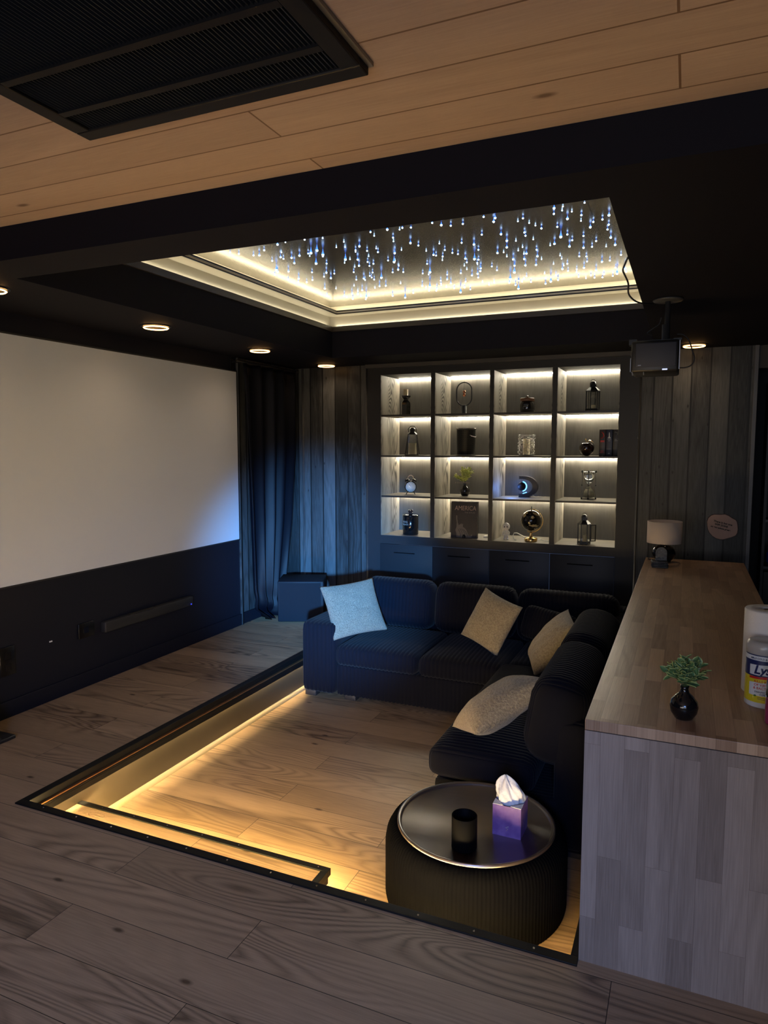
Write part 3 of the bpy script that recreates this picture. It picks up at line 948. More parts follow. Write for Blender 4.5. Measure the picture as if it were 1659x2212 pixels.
MB().tube([(-.012, 0, .2), (-.004, 0, .205), (.002, 0, .195), (.010, 0, .2), (.012, 0, .185), (.004, 0, .175)], 0.0018, 5).box(-.012, .006, -.001, .001, .140, .145).box(-.012, .012, -.001, .001, .128, .133).build('spine_print', MATS['dim_print'], t)

# row 3
t = thing('alarm_clock', 'dark twin-bell alarm clock with white face, left cell of the third row', 'clock', (-2.43, 6.22, R3 + .003), 0.42)
b = MB()
b.lathe([(0.0001, -.027), (.050, -.027), (.056, -.022), (.058, 0), (.056, .022), (.052, .03), (.048, .03), (.048, .026), (0.0001, .026)], 40)
o = b.build('clock_body', mat('gunmetal', (0.05, 0.045, 0.04), 0.18, 0.8), t)
o.data.transform(Matrix.Translation((0, 0, 0.072)) @ Matrix.Rotation(PI / 2, 4, 'X'))
o = MB().lathe([(0.0001, .028), (.0475, .028), (.0475, .0265)], 40).build('dial', mat('dial_white', (0.85, 0.9, 0.9), 0.4), t)
o.data.transform(Matrix.Translation((0, 0, 0.072)) @ Matrix.Rotation(PI / 2, 4, 'X'))
MB().box(-.0012, .0012, -.0302, -.0292, .07, .102, rot=(0, -0.45, 0), org=(0, -.03, .072)).build('minute_hand', BLACKM, t)
MB().box(-.0015, .0015, -.0305, -.0295, .07, .098, rot=(0, -1.0, 0), org=(0, -.03, .072)).build('hour_hand', COPPER, t)
b = MB()
for k in range(12):
    a = 2 * PI * k / 12
    b.box(-.0012 + .041 * math.sin(a), .0012 + .041 * math.sin(a), -.0296, -.0288, .072 + .041 * math.cos(a) - .003, .072 + .041 * math.cos(a) + .003)
b.build('hour_marks', BLACKM, t)
for s in (-1, 1):
    o = MB().lathe([(0.024, 0), (0.022, .012), (0.012, .02), (0.0001, .022)], 20).build('bell', MATS['gunmetal'], t)
    o.location = (s * .032, 0, .128)
    o.rotation_euler = (0, s * .45, 0)
    MB().tube([(s * .03, 0, .02), (s * .045, 0, -.001)], 0.004, 6).build('foot', MATS['gunmetal'], t)
MB().tube([(.028 * math.cos(a), 0, .148 + .034 * math.sin(a)) for a in [PI * i / 12 for i in range(13)]], 0.0042, 8).build('handle', mat('worn_bronze', (0.45, 0.33, 0.22), 0.3, 0.9), t)

LEAFS = {}
def plant(t, s, seed, leafmat, n_st=15, spread=0.085, vase_m=BLACKG, hgt=0.115):
    """round bud vase with a bushy sprig of variegated leaves; s scales a vase about 0.105 tall"""
    MB().lathe([(0.0001, 0), (.022 * s, 0), (.027 * s, .002 * s), (.040 * s, .022 * s), (.0435 * s, .042 * s), (.039 * s, .060 * s), (.026 * s, .076 * s), (.014 * s, .088 * s), (.0115 * s, .100 * s), (.0135 * s, .108 * s),
                (.011 * s, .108 * s), (.009 * s, .100 * s), (.0001, .098 * s)], 36).build('vase', vase_m, t)
    r = random.Random(seed)
    st = MB()
    lf = MB()
    for k in range(n_st):
        a = r.uniform(0, 2 * PI)
        sp_ = spread * s * math.sqrt((k + .5) / n_st) * r.uniform(.8, 1.1)
        top = Vector((sp_ * math.cos(a), sp_ * math.sin(a), (.10 + hgt * (1 - .62 * (k / n_st) ** 1.7) * r.uniform(.85, 1.08)) * s))
        p0 = Vector((0, 0, .095 * s))
        ctrl = Vector((top.x * .25, top.y * .25, p0.z + (top.z - p0.z) * .65))
        pp = [(1 - u) ** 2 * p0 + 2 * u * (1 - u) * ctrl + u * u * top for u in [i / 6 for i in range(7)]]
        st.tube(pp, .0013 * s, 5)
        for i in range(2, 7):
            for s2 in range(3 if i > 3 else 2):
                d = (pp[i] - pp[i - 1]).normalized()
                rndv = Vector((r.gauss(0, 1), r.gauss(0, 1), r.gauss(0, .5))).normalized()
                d2 = (d * .75 + rndv * .8 + Vector((0, 0, .15))).normalized()
                L = r.uniform(.024, .036) * s * 1.0
                W = L * r.uniform(.28, .38)
                side = d2.cross(Vector((r.gauss(0, .4), r.gauss(0, .4), 1))).normalized()
                nn = side.cross(d2)
                P0 = pp[i]
                rows = [(0, 0.08), (.2, .65), (.45, 1.0), (.72, .8), (.92, .3), (1, 0.04)]
                vs, fs, mi = [], [], []
                for (u, wv) in rows:
                    c = P0 + d2 * L * u - nn * (L * .12 * u * u)
                    for q, off in ((-1, .0015), (-.72, .0004), (0, 0), (.72, .0004), (1, .0015)):
                        vs.append(c + side * W * wv * q + nn * off * s * 2)
                for a_ in range(len(rows) - 1):
                    for q in range(4):
                        fs.append((a_ * 5 + q, a_ * 5 + q + 1, a_ * 5 + 6 + q, a_ * 5 + 5 + q))
                lf.add(vs, fs, 0, True)
                nf = len(fs)
                for q in range(nf):
                    lf.mi[-nf + q] = 1 if q % 4 in (0, 3) else 0
    st.build('stems', mat('stem_green', (0.06, 0.09, 0.03), 0.6), t)
    lf.build('foliage', leafmat, t)

LG1 = mat('leaf_green', (0.10, 0.20, 0.075), 0.5)
LG2 = mat('leaf_edge', (0.34, 0.42, 0.14), 0.5)
LY1 = mat('leaf_yellow_green', (0.42, 0.48, 0.10), 0.5)
LY2 = mat('leaf_yellow_edge', (0.62, 0.62, 0.25), 0.5)
t = thing('potted_sprig', 'small dark bud vase with yellow-green leafy sprig in the second cell of the third row', 'plant', (-1.896, 6.25, R3))
plant(t, 1.12, 4, [LY1, LY2], 16, spread=.070, vase_m=CER, hgt=.115)

t = thing('floating_globe_lamp', 'black C-shaped stand with small dark globe glowing blue, third cell of the third row', 'globe lamp', (-1.33, 6.31, R3))
outer, inner = [], []
for i in range(25):
    a = PI / 2 - PI * i / 24
    outer.append((-0.03 + 0.135 * math.cos(a) ** 0.9 if math.cos(a) > 1e-6 else -0.03, 0.098 + 0.096 * math.sin(a)))
    inner.append((-0.03 + 0.088 * max(math.cos(a), 0) ** 0.9, 0.098 + 0.066 * math.sin(a)))
poly = [(-0.062, 0.194)] + outer + [(-0.062, 0.002), (-0.062, 0.030)] + [(-0.03, 0.032)] + inner[::-1][1:-1] + [(-0.03, 0.164), (-0.062, 0.172)]
vs = [(x, -0.022, z) for x, z in poly] + [(x, 0.022, z) for x, z in poly]
b = MB()
# arc wall as quads between inner and outer lines
for i in range(24):
    (xa, za), (xb, zb) = outer[i], outer[i + 1]
    (xc, zc), (xd, zd) = inner[i], inner[i + 1]
    b.add([(xa, -.022, za), (xb, -.022, zb), (xd, -.022, zd), (xc, -.022, zc), (xa, .022, za), (xb, .022, zb), (xd, .022, zd), (xc, .022, zc)],
          [(0, 1, 2, 3), (7, 6, 5, 4), (0, 4, 5, 1), (3, 2, 6, 7)])
b.box(-0.066, -0.03, -.022, .022, 0.166, 0.194)
b.box(-0.066, -0.03, -.022, .022, 0.002, 0.032)
b.box(-0.066, 0.035, -.03, .03, 0.0, 0.012)
b.build('stand', BLACKPL, t)
MB().sphere(0.040, (-0.045, 0.0, 0.098), 0, 28, 18).build('globe', pattern_mat('mini_globe', (0.012, 0.012, 0.016), (0.08, 0.08, 0.09), 18), t)
MB().tube([(-0.045 + .043 * math.cos(a), 0.004, 0.098 + .043 * math.sin(a)) for a in [-1.35 + 2.7 * i / 20 for i in range(21)]], 0.0055, 8).build('glow_ring', mat('blue_glow', (0.2, 0.5, 1), emit=(0.10, 0.36, 1.0), es=4.5), t)
MB().tube([(-.03, -.02, .034), (.005, -.012, .046)], 0.003, 6).build('base_glow', MATS['blue_glow'], t)
MB().tube([(.05, .01, .02), (.085, 0, .005), (.12, .03, .004), (.15, .02, .004), (.17, .05, .004)], 0.002, 6).build('cable', mat('white_cable', (0.7, 0.68, 0.62), 0.5), t)
pl_ = bpy.data.lights.new('globe_lamp_glow', 'POINT')
pl_.energy, pl_.color, pl_.shadow_soft_size = 1.4, (0.12, 0.32, 1.0), 0.03
po = bpy.data.objects.new('globe_lamp_glow', pl_)
col.objects.link(po)
po.location = (-1.46, 6.25, R3 + 0.085)

t = thing('hourglass', 'black-framed hourglass with pale sand in the right cell of the third row', 'hourglass', (-0.777, 6.27, R3))
for z in (0.010, 0.236):
    MB().lathe([(0.0001, z - .006), (.052, z - .006), (.055, z), (.052, z + .006), (0.0001, z + .006)], 32).build('plate', CHROME if z > .1 else mat('sand_plate', (.5, .45, .35), .4), t)
for k in range(4):
    a = 2 * PI * k / 4 + 0.05
    x, y = .058 * math.cos(a), .058 * math.sin(a)
    MB().cyl(.0032, 0, .25, 8, (x, y, 0)).lathe([(0.003, .0), (.009, .002), (.009, .014), (.003, .018)], 10, (x, y, 0)).lathe([(0.003, .116), (.007, .12), (.007, .128), (.003, .132)], 10, (x, y, 0)).lathe([(0.003, .232), (.009, .236), (.009, .25), (.0001, .256)], 10, (x, y, 0)).build('post', BLACKM, t)
gp = [(0.0001, .017), (.038, .019), (.045, .04), (.042, .065), (.025, .095), (.005, .121), (.0045, .124), (.005, .127), (.025, .153), (.042, .182), (.045, .207), (.038, .228), (0.0001, .229)]
MB().lathe(gp, 32).lathe([(r * .94, z) for r, z in gp], 32).build('glass_bulbs', GLASS, t)
SAND = mat('sand', (0.75, 0.68, 0.52), 0.9)
MB().lathe([(0.0001, .019), (.036, .021), (.041, .038), (.040, .055), (.036, .062), (.015, .076), (0.0001, .082)], 28).build('sand', SAND, t)

# row 4
t = thing('treat_jar', 'black lidded dog treats jar in the bottom left cell', 'jar', (-2.405, 6.16, R4))
MB().lathe([(0.0001, 0), (.070, 0), (.075, .006), (.075, .172), (.070, .178), (0.0001, .178)], 40).build('jar_body', BLACKG, t)
MB().lathe([(0.0001, .178), (.077, .178), (.078, .184), (.072, .190), (0.0001, .192)], 40).build('lid', BLACKG, t)
b = MB()
b.sphere(.013, (-.012, 0, .222)).sphere(.013, (.012, 0, .226)).tube([(0, 0, .19), (0, 0, .222)], .009, 10)
b.sphere(.011, (-.010, 0, .202)).sphere(.011, (.010, 0, .204))
b.build('bone_knob', mat('rose_black', (0.06, 0.035, 0.03), 0.2, 0.5), t)
PW = mat('white_print', (0.35, 0.34, 0.32), 0.5)
text('lettering', 'DOG', 0.026, PW, t, (0, 0, 0.118), bend=(0.0757, -PI / 2 - .42))
text('lettering', 'TREATS', 0.022, PW, t, (0, 0, 0.094), bend=(0.0757, -PI / 2 - .42))

t = thing('atlas_book', 'large dark America atlas book standing upright in the second bottom cell', 'book', (-1.86, 6.115, R4), rot=(math.radians(-3), 0, 0.06))
CVR = mat('atlas_cover', (0.011, 0.009, 0.012), 0.4, spec=.3, bump=(7, 0.02, (0.022, 0.018, 0.022)))
b = MB()
b.box(-.125, .125, 0, .004, 0, .335).box(-.125, .125, .032, .036, 0, .335).box(-.125, -.121, .004, .032, 0, .335)
b.build('cover', CVR, t)
MB().box(-.121, .121, .004, .032, .004, .331).build('pages', MATS['paper'], t)
PINKP = mat('bronze_print', (0.30, 0.2, 0.17), 0.5)
text('lettering', 'AMERICA', 0.060, PINKP, t, (0.008, -0.0008, 0.255), (PI / 2, 0, 0), sx=0.80, shear=0.1)
text('lettering', 'THE ATLAS', 0.020, mat('dark_print', (0.13, 0.1, 0.1), .5), t, (0.05, -0.0008, 0.228), (PI / 2, 0, 0))
MB().box(-.008, .115, -.0008, .0005, .306, .309).sphere(.004, (-.018, 0, .308), 0, 8, 6).build('top_line', PINKP, t)
FIG = mat('cover_figure', (0.085, 0.072, 0.07), 0.5)
# statue with raised arm and crown, printed figure
arm = [(-.078, .205), (-.066, .205), (-.066, .175), (-.060, .14), (-.050, .115), (-.040, .125), (-.030, .132), (-.032, .12), (-.022, .136), (-.018, .125), (-.008, .13), (-.012, .110), (-.010, .10), (0.006, .092), (.022, .075), (.035, .045), (.046, .02), (.06, .02), (.07, .034), (.08, .03), (.068, .006), (-.07, .006), (-.072, .04), (-.082, .07), (-.072, .1), (-.07, .14), (-.076, .175)]
MB().prism(arm, -.0007, .0003).build('printed_figure', FIG, t)
MB().lathe([(0.0001, 0), (.014, 0), (.017, .01), (.010, .026), (0.0001, .034)], 12).build('printed_torch', mat('cover_dark', (0.006, 0.006, 0.008), .4), t)
t.children[-1].location = (-.072, 0, .20)
t.children[-1].scale = (1, .05, 1)
b = MB()
for k, (a0, a1) in enumerate((((-.055, .08), (-.035, .01)), ((-.04, .085), (-.01, .01)), ((-.025, .085), (.015, .012)), ((-.008, .08), (.035, .015)))):
    b.tube([(a0[0], -.0006, a0[1]), ((a0[0] + a1[0]) / 2 + .006, -.0006, (a0[1] + a1[1]) / 2 + .006), (a1[0], -.0006, a1[1])], .0016, 4)
b.build('printed_folds', MATS['cover_dark'], t)
tag(MB().bevbox(-1.70, -1.665, 6.20, 6.26, R4, R4 + .016, .005).build('white_remote', mat('cream_plastic', (0.7, 0.66, 0.58), .5)), 'small cream block peeking out behind the atlas book', 'remote')

t = thing('figurine', 'small white big-headed figurine in the third bottom cell', 'figurine', (-1.478, 6.17, R4), 0.1)
b = MB()
b.sphere(.033, (0, 0, .118), 0, 24, 16, (1, .95, 1.05))
b.sphere(.022, (0, 0, .066), 0, 20, 12, (1, .85, 1.25))
for s in (-1, 1):
    b.tube([(s * .014, 0, .078), (s * .028, -.008, .062), (s * .026, -.02, .048)], [.009, .008, .007], 10)
    b.sphere(.008, (s * .026, -.021, .047), 0, 10, 8)
    b.tube([(s * .010, 0, .05), (s * .012, -.002, .025), (s * .013, -.004, .008)], [.011, .010, .009], 10)
    b.sphere(.011, (s * .014, -.008, .008), 0, 12, 8, (1, 1.3, .7))
b.build('figure', mat('white_resin', (0.62, 0.6, 0.56), .5), t)
for s in (-1, 1):
    MB().sphere(.006, (s * .012, -.0295, .118), 0, 10, 8, (1, .5, 1.3)).build('eye', BLACKG, t)

t = thing('desk_globe', 'black and gold desk globe on gold base with white cable in the third bottom cell', 'globe', (-1.245, 6.13, R4))
gc = Vector((0, 0, .185))
m = mat('globe_dark', (0.010, 0.009, 0.008), .12, 0.3)
b = MB()
b.sphere(.092, gc, 0, 36, 24)
b.build('globe', m, t)
n, l = m.node_tree.nodes, m.node_tree.links
tc = n.new('ShaderNodeTexCoord'); mpn = n.new('ShaderNodeMapping'); mpn.inputs['Scale'].default_value = (8, 8, 14)
nz = n.new('ShaderNodeTexNoise'); nz.inputs['Scale'].default_value = 1.6; nz.inputs['Detail'].default_value = 3
rp = n.new('ShaderNodeValToRGB'); rp.color_ramp.elements[0].position = .57; rp.color_ramp.elements[1].position = .59
rp.color_ramp.elements[0].color = (0.008, .008, .008, 1); rp.color_ramp.elements[1].color = (.75, .6, .35, 1)
l.new(tc.outputs['Object'], mpn.inputs[0]); l.new(mpn.outputs[0], nz.inputs['Vector']); l.new(nz.outputs[0], rp.inputs[0]); l.new(rp.outputs[0], n['Principled BSDF'].inputs['Base Color'])
l.new(rp.outputs[0], n['Principled BSDF'].inputs['Metallic'])
MB().tube([(0.102 * math.sin(a), 0, gc.z + .102 * math.cos(a)) for a in [-.15 + (PI + .5) * i / 30 for i in range(31)]], .0035, 8).build('meridian_arm', BRASS, t)
MB().tube([(0, 0, gc.z + .09), (0, 0, gc.z + .128)], .004, 8).sphere(.006, (0, 0, gc.z + .122), 0, 10, 8).build('finial', BLACKM, t)
MB().lathe([(0.0001, 0), (.055, 0), (.056, .004), (.056, .026), (.05, .032), (.02, .034), (.014, .045), (0.010, .07), (0.012, .086), (0.0001, .088)], 36).build('base', BRASS, t)
MB().tube([(-.04, .03, .02), (-.09, .05, .04), (-.135, .05, .062), (-.16, .04, .062), (-.168, .03, .04), (-.15, .0, .012), (-.13, -.01, .006)], .0045, 8).build('cable', mat('white_cord', (0.8, 0.78, 0.72), .5), t)
MB().tube([(.04, .03, .01), (.08, .04, .02), (.09, .06, .006), (.12, .05, .005), (.15, .07, .005)], .003, 8).build('cable', MATS['white_cord'], t)

t = thing('lantern', 'black lantern with open glass door and candle in the bottom right cell', 'lantern', (-0.79, 6.14, R4), 0.15)
lantern(t, 0.052, 0.262, 0.018, 0.05, door_open=True)

# ------------------------------------------------------------------ curtain corner
t = thing('curtain', 'dark navy satin curtain gathered beside the projection screen', 'curtain', (-3.5, 5.4, 0))
def lerp_tab(tab, z):
    for (z0, a), (z1, b_) in zip(tab, tab[1:]):
        if z <= z1:
            u = (z - z0) / (z1 - z0)
            return a + (b_ - a) * max(0, u)
    return tab[-1][1]
LFT = [(0, 5.30), (0.05, 5.24), (.12, 5.15), (.3, 5.12), (.9, 5.09), (2.29, 5.02)]
RGT = [(0, 5.50), (0.05, 5.56), (.12, 5.58), (.3, 5.62), (.9, 5.76), (1.5, 5.83), (2.29, 5.84)]
def curt(u, v):
    z = 2.29 * (1 - v) + 0.006
    a, c = lerp_tab(LFT, z), lerp_tab(RGT, z)
    y = a + (c - a) * u
    amp = 0.040 if z < 2.2 else 0.028
    x = -3.515 + amp * (math.sin(u * 4.2 * 2 * PI + .8 * math.sin(v * 3)) + .22 * math.sin(u * 11 * PI + 2 + v)) + 0.06 * math.exp(-z / .08) * math.sin(u * 9)
    y += 0.016 * math.sin(u * 4.2 * 2 * PI + 1.5)
    if z < .3:
        x += 0.03 * math.sin(z * 30 + u * 8) * (1 - z / .3)
    return (max(x, -3.585), y, z)
o = MB().grid(curt, 150, 60).build('drape', mat('navy_satin', (0.0022, 0.0025, 0.0055), 0.5, spec=0.14), t, world=True)
sd = o.modifiers.new('thickness', 'SOLIDIFY')
sd.thickness = 0.002
t2 = thing('curtain_rod', 'thin dark curtain rod above the navy curtain', 'curtain rod', (-3.5, 4.95, 2.3))
MB().tube([(-3.5, 4.93, 2.305), (-3.5, 5.90, 2.305)], .009, 10).build('rod', BLACKM, t2, world=True)
MB().sphere(.016, (-3.5, 5.91, 2.305), 0, 12, 8).build('finial', BLACKM, t2, world=True)
MB().box(-3.6, -3.5, 4.99, 5.0, 2.295, 2.315).box(-3.60, -3.59, 4.975, 5.015, 2.24, 2.33).build('bracket', BLACKM, t2, world=True)

t = thing('subwoofer', 'dark boxy subwoofer on the floor between curtain and sofa', 'speaker', (-3.2, 5.5, 0), 0.0)
rt_ = 0.42
t.rotation_euler = (0, 0, rt_)
b = MB()
b.bevbox(-.225, .19, -.16, .20, 0.005, .375, .008)
b.build('cabinet', mat('sub_blue_black', (0.009, 0.010, 0.014), 0.6, spec=.2), t)
MB().box(-.21, .165, -.168, -.160, 0.02, .36).build('grille', mat('sub_cloth', (0.010, 0.011, 0.015), 0.75, spec=.1), t)
MB().cyl(.002, -0.169, -0.168, 8).build('screw', CHROME, t)

# ------------------------------------------------------------------ sofa
def rib_mat(name, c, c2, **k):
    return mat(name, c, 0.75, sheen=0.35, spec=0.2, **k)
CORD = mat('navy_black_corduroy', (0.0030, 0.0034, 0.0075), 0.85, sheen=0.05, spec=0.1)

def soft(b, x0, x1, y0, y1, z0, z1, r, ribs, pitch_=0.03, amp=0.006, puff=0.0, seg=9, top_only=False):
    """rounded cushion block with corduroy ribs; ribs = axis the ribs are spaced along ('x','y')"""
    L = (x1 - x0, y1 - y0, z1 - z0)
    c = Vector(((x0 + x1) / 2, (y0 + y1) / 2, (z0 + z1) / 2))
    dense = {'x': 0, 'y': 1, 'z': 2}[ribs]
    N = [max(seg, 6)] * 3
    N[dense] = max(int(L[dense] / pitch_ * 6), 12)
    vs, fs = [], []
    idx = {}
    def coord(i, n_, d):
        u = i / n_
        # crowd samples near both ends so the rounding is smooth
        if d != dense:
            u = .5 - .5 * math.cos(PI * u)
        return u * 2 - 1
    def vert(i, j, k):
        key = (i, j, k)
        if key in idx:
            return idx[key]
        p = Vector((coord(i, N[0], 0) * L[0] / 2, coord(j, N[1], 1) * L[1] / 2, coord(k, N[2], 2) * L[2] / 2))
        q = Vector((max(-L[0] / 2 + r, min(L[0] / 2 - r, p.x)), max(-L[1] / 2 + r, min(L[1] / 2 - r, p.y)), max(-L[2] / 2 + r, min(L[2] / 2 - r, p.z))))
        d = p - q
        if d.length > 1e-9:
            d.normalize()
            s_ = abs(math.sin(PI * (p[dense] + c[dense]) / pitch_)) ** .7
            p2 = q + d * (r - amp + amp * s_)
        else:
            p2 = p
        if puff:
            p2.z += (puff * (1 - (p.x / (L[0] / 2)) ** 2) * (1 - (p.y / (L[1] / 2)) ** 2)) * (1 if p.z > 0 else 0)
        idx[key] = len(vs)
        vs.append(p2 + c)
        return idx[key]
    for d in range(3):
        a, e = [q for q in range(3) if q != d]
        for side in (0, N[d]):
            for i in range(N[a]):
                for j in range(N[e]):
                    def mk(ii, jj):
                        t3 = [0, 0, 0]
                        t3[d], t3[a], t3[e] = side, ii, jj
                        return vert(*t3)
                    fs.append((mk(i, j), mk(i + 1, j), mk(i + 1, j + 1), mk(i, j + 1)))
    b.add(vs, fs, 0, True)
    return b

sf = thing('sectional_sofa', 'large navy-black corduroy L-shaped sectional sofa in the sunken pit', 'sofa', (-1.4, 4.8, PZ))
B0 = PZ + 0.035
SFX0, SFX1 = -2.585, -0.33
def part(name, *a, **k):
    return soft(MB(), *a, **k).build(name, CORD, sf, world=True)
part('arm', SFX0, -2.30, 4.37, 5.42, B0, 0.30, 0.05, 'x', pitch_=.034)
part('base', -2.30, SFX1, 4.40, 5.42, B0, -0.005, 0.02, 'x')
part('seat_cushion', -2.31, -1.66, 4.37, 5.12, -0.01, 0.142, 0.055, 'x', puff=.018)
part('seat_cushion', -1.66, -1.06, 4.37, 5.12, -0.01, 0.142, 0.055, 'x', puff=.018)
part('back_frame', -2.56, SFX1, 5.22, 5.44, B0, 0.40, 0.06, 'x')
for (a, c_) in ((-2.42, -1.80), (-1.80, -1.14), (-1.14, -0.40)):
    o = soft(MB(), -(c_ - a) / 2, (c_ - a) / 2, -.125, .125, -.20, .20, .10, 'x').build('back_cushion', CORD, sf)
    o.location = Vector(((a + c_) / 2, 5.18, 0.315)) - Vector(sf.location)
    o.rotation_euler = (-0.16, 0, 0)
part('base', -1.06, SFX1, 3.035, 4.40, B0, -0.005, 0.02, 'y')
part('seat_cushion', -1.10, -0.58, 3.025, 3.72, -0.005, 0.142, 0.055, 'y', puff=.015)
part('seat_cushion', -1.10, -0.58, 3.72, 4.50, -0.005, 0.142, 0.055, 'y', puff=.015)
part('seat_cushion', -1.06, -0.50, 4.48, 5.12, -0.005, 0.145, 0.055, 'x', puff=.01)
part('back_frame', -0.50, SFX1, 3.02, 5.30, B0, 0.38, 0.06, 'y')
for (a, c_) in ((3.03, 3.84), (3.84, 4.66)):
    o = soft(MB(), -.14, .14, -(c_ - a) / 2, (c_ - a) / 2, -.21, .21, .12, 'y').build('back_cushion', CORD, sf)
    o.location = Vector((-0.50, (a + c_) / 2, 0.335)) - Vector(sf.location)
    o.rotation_euler = (0, 0.16, 0)
FOOT = mat('dark_foot', (0.02, 0.018, 0.02), .5)
for x, y in ((-2.52, 4.44), (-2.52, 5.36), (-1.00, 3.10), (-0.40, 3.10), (-0.40, 5.36), (-1.1, 4.46), (-2.2, 4.46)):
    MB().bevbox(x - .045, x + .045, y - .035, y + .035, PZ, B0 + .01, .004).build('leg', FOOT, sf, world=True)

def pillow(label, loc, eul, s, th, m, group=None, cat='pillow', tuck=.07, name='throw_pillow'):
    b = MB()
    h = s / 2
    N = 36
    def f(u, v, sg):
        a, c_ = u * 2 - 1, v * 2 - 1
        e = (1 - abs(a) ** 2.6) * (1 - abs(c_) ** 2.6)
        zt = th / 2 * max(e, 0) ** .55
        x = a * h * (1 - tuck * (1 - c_ * c_) * a * a)
        z = c_ * h * (1 - tuck * (1 - a * a) * c_ * c_)
        wv = .004 * math.sin(a * 9 + c_ * 5) * math.sin(c_ * 8 - a * 3) * e
        return (x, sg * (zt + wv * .8) , z)
    b.grid(lambda u, v: f(u, v, -1), N, N)
    b.grid(lambda u, v: f(u, v, 1), N, N)
    o = b.build('cover', m)
    bm = bmesh.new()
    bm.from_mesh(o.data)
    bmesh.ops.remove_doubles(bm, verts=bm.verts, dist=.0008)
    bmesh.ops.recalc_face_normals(bm, faces=bm.faces[:])
    bm.to_mesh(o.data)
    bm.free()
    o.name = name
    o.data.name = name
    o.location = loc
    o.rotation_euler = eul
    return tag(o, label, cat, group)

CHEN1 = mat('grey_chenille', (0.26, 0.225, 0.165), .9, sheen=.1, bump=(190, .9, (0.11, 0.095, 0.07)))
CHEN2 = mat('taupe_chenille', (0.33, 0.26, 0.15), .85, sheen=.2, bump=(85, .7, (0.22, 0.17, 0.095)))
pillow('light grey woven cushion lit blue, leaning on the sofa arm', (-2.252, 4.60, .376), (-.591, -.09, .798), .43, .12, CHEN1)
pillow('taupe cushion standing tilted against the middle of the sofa back', (-1.237, 4.746, .345), (-.466, .201, -.568), .39, .13, CHEN2)
pillow('taupe velvet cushion resting in the inner corner of the sofa', (-0.764, 4.497, .315), (-1.5, -.89, .248), .42, .16, CHEN2)
pillow('taupe velvet cushion nearest the round ottoman', (-0.795, 3.222, .335), (-1.929, -.506, .738), .44, .17, CHEN2)
o = soft(MB(), -.2, .2, -.07, .07, -.12, .12, .06, 'x', pitch_=.022, amp=.006).build('ribbed_cushion', CORD)
o.location = (-0.86, 4.93, .30)
o.rotation_euler = (-.3, .12, -.25)
tag(o, 'small black ribbed cushion behind the taupe cushions in the sofa corner', 'pillow')

# ------------------------------------------------------------------ ottoman and what stands on it
OX, OY, OR, OZ = -0.742, 2.645, 0.37, 0.055
t = thing('round_ottoman', 'black ribbed round ottoman with dark wood tray top, beside the counter', 'ottoman', (OX, OY, PZ))
Ht = OZ - PZ
N = 150 * 4
prof = [(0.0001, 0.0), (OR - .012, 0.0), (OR - .004, .012), (OR, .03), (OR, .08), (OR, .16), (OR, Ht - .085), (OR - .006, Ht - .05), (OR - .022, Ht - .022), (OR - .045, Ht - .008), (OR - .062, Ht - .006), (OR - .07, Ht - .02), (0.0001, Ht - .02)]
vs, fs = [], []
for j, (r, z) in enumerate(prof):
    for k in range(N):
        a = 2 * PI * k / N
        rr_ = r
        if 1 <= j <= 9:
            rr_ = r - .0035 + .0035 * abs(math.sin(a * 75)) ** .6
        vs.append((rr_ * math.cos(a), rr_ * math.sin(a), z))
for j in range(len(prof) - 1):
    for k in range(N):
        k2 = (k + 1) % N
        fs.append((j * N + k, j * N + k2, (j + 1) * N + k2, (j + 1) * N + k))
b = MB()
b.add(vs, fs, 0, True)
b.build('ribbed_body', mat('ottoman_velvet', (0.0022, 0.0022, 0.0026), .9, spec=.03), t)
TR = 0.318
DARKW = wood('walnut_tray', (0.028, 0.018, 0.013), (0.085, 0.055, 0.04), 'XY', 9, 3, 0, .33, 1.0, 0, var=.1, bump=.12, spec=.9, ra=.1)
DARKW.node_tree.nodes['Principled BSDF'].inputs['Coat Weight'].default_value = 1.0
DARKW.node_tree.nodes['Principled BSDF'].inputs['Coat Roughness'].default_value = 0.3
DARKW.node_tree.nodes['Principled BSDF'].inputs['Coat IOR'].default_value = 1.9
MB().lathe([(0.0001, Ht - .018), (TR, Ht - .018), (TR + .003, Ht - .012), (TR + .003, Ht + .003), (TR - .004, Ht + .005), (TR - .012, Ht - .004), (TR - .016, Ht - .011), (0.0001, Ht - .011)], 96).build('tray_top', DARKW, t)
TZ = PZ + Ht - .011

t = thing('candle_cup', 'matt black open cylinder candle cup on the ottoman tray', 'candle', (-0.732, 2.455, TZ))
MB().lathe([(0.0001, 0), (.046, 0), (.049, .004), (.049, .128), (.0475, .130), (.0455, .128), (.0445, .07), (0.0001, .07)], 48).build('cup', mat('black_matt', (0.002, 0.002, 0.0025), .6, spec=.04), t)
MB().lathe([(0.0001, .0705), (.0443, .0705)], 40).build('wax', mat('dark_wax', (0.015, 0.013, 0.013), .5), t)

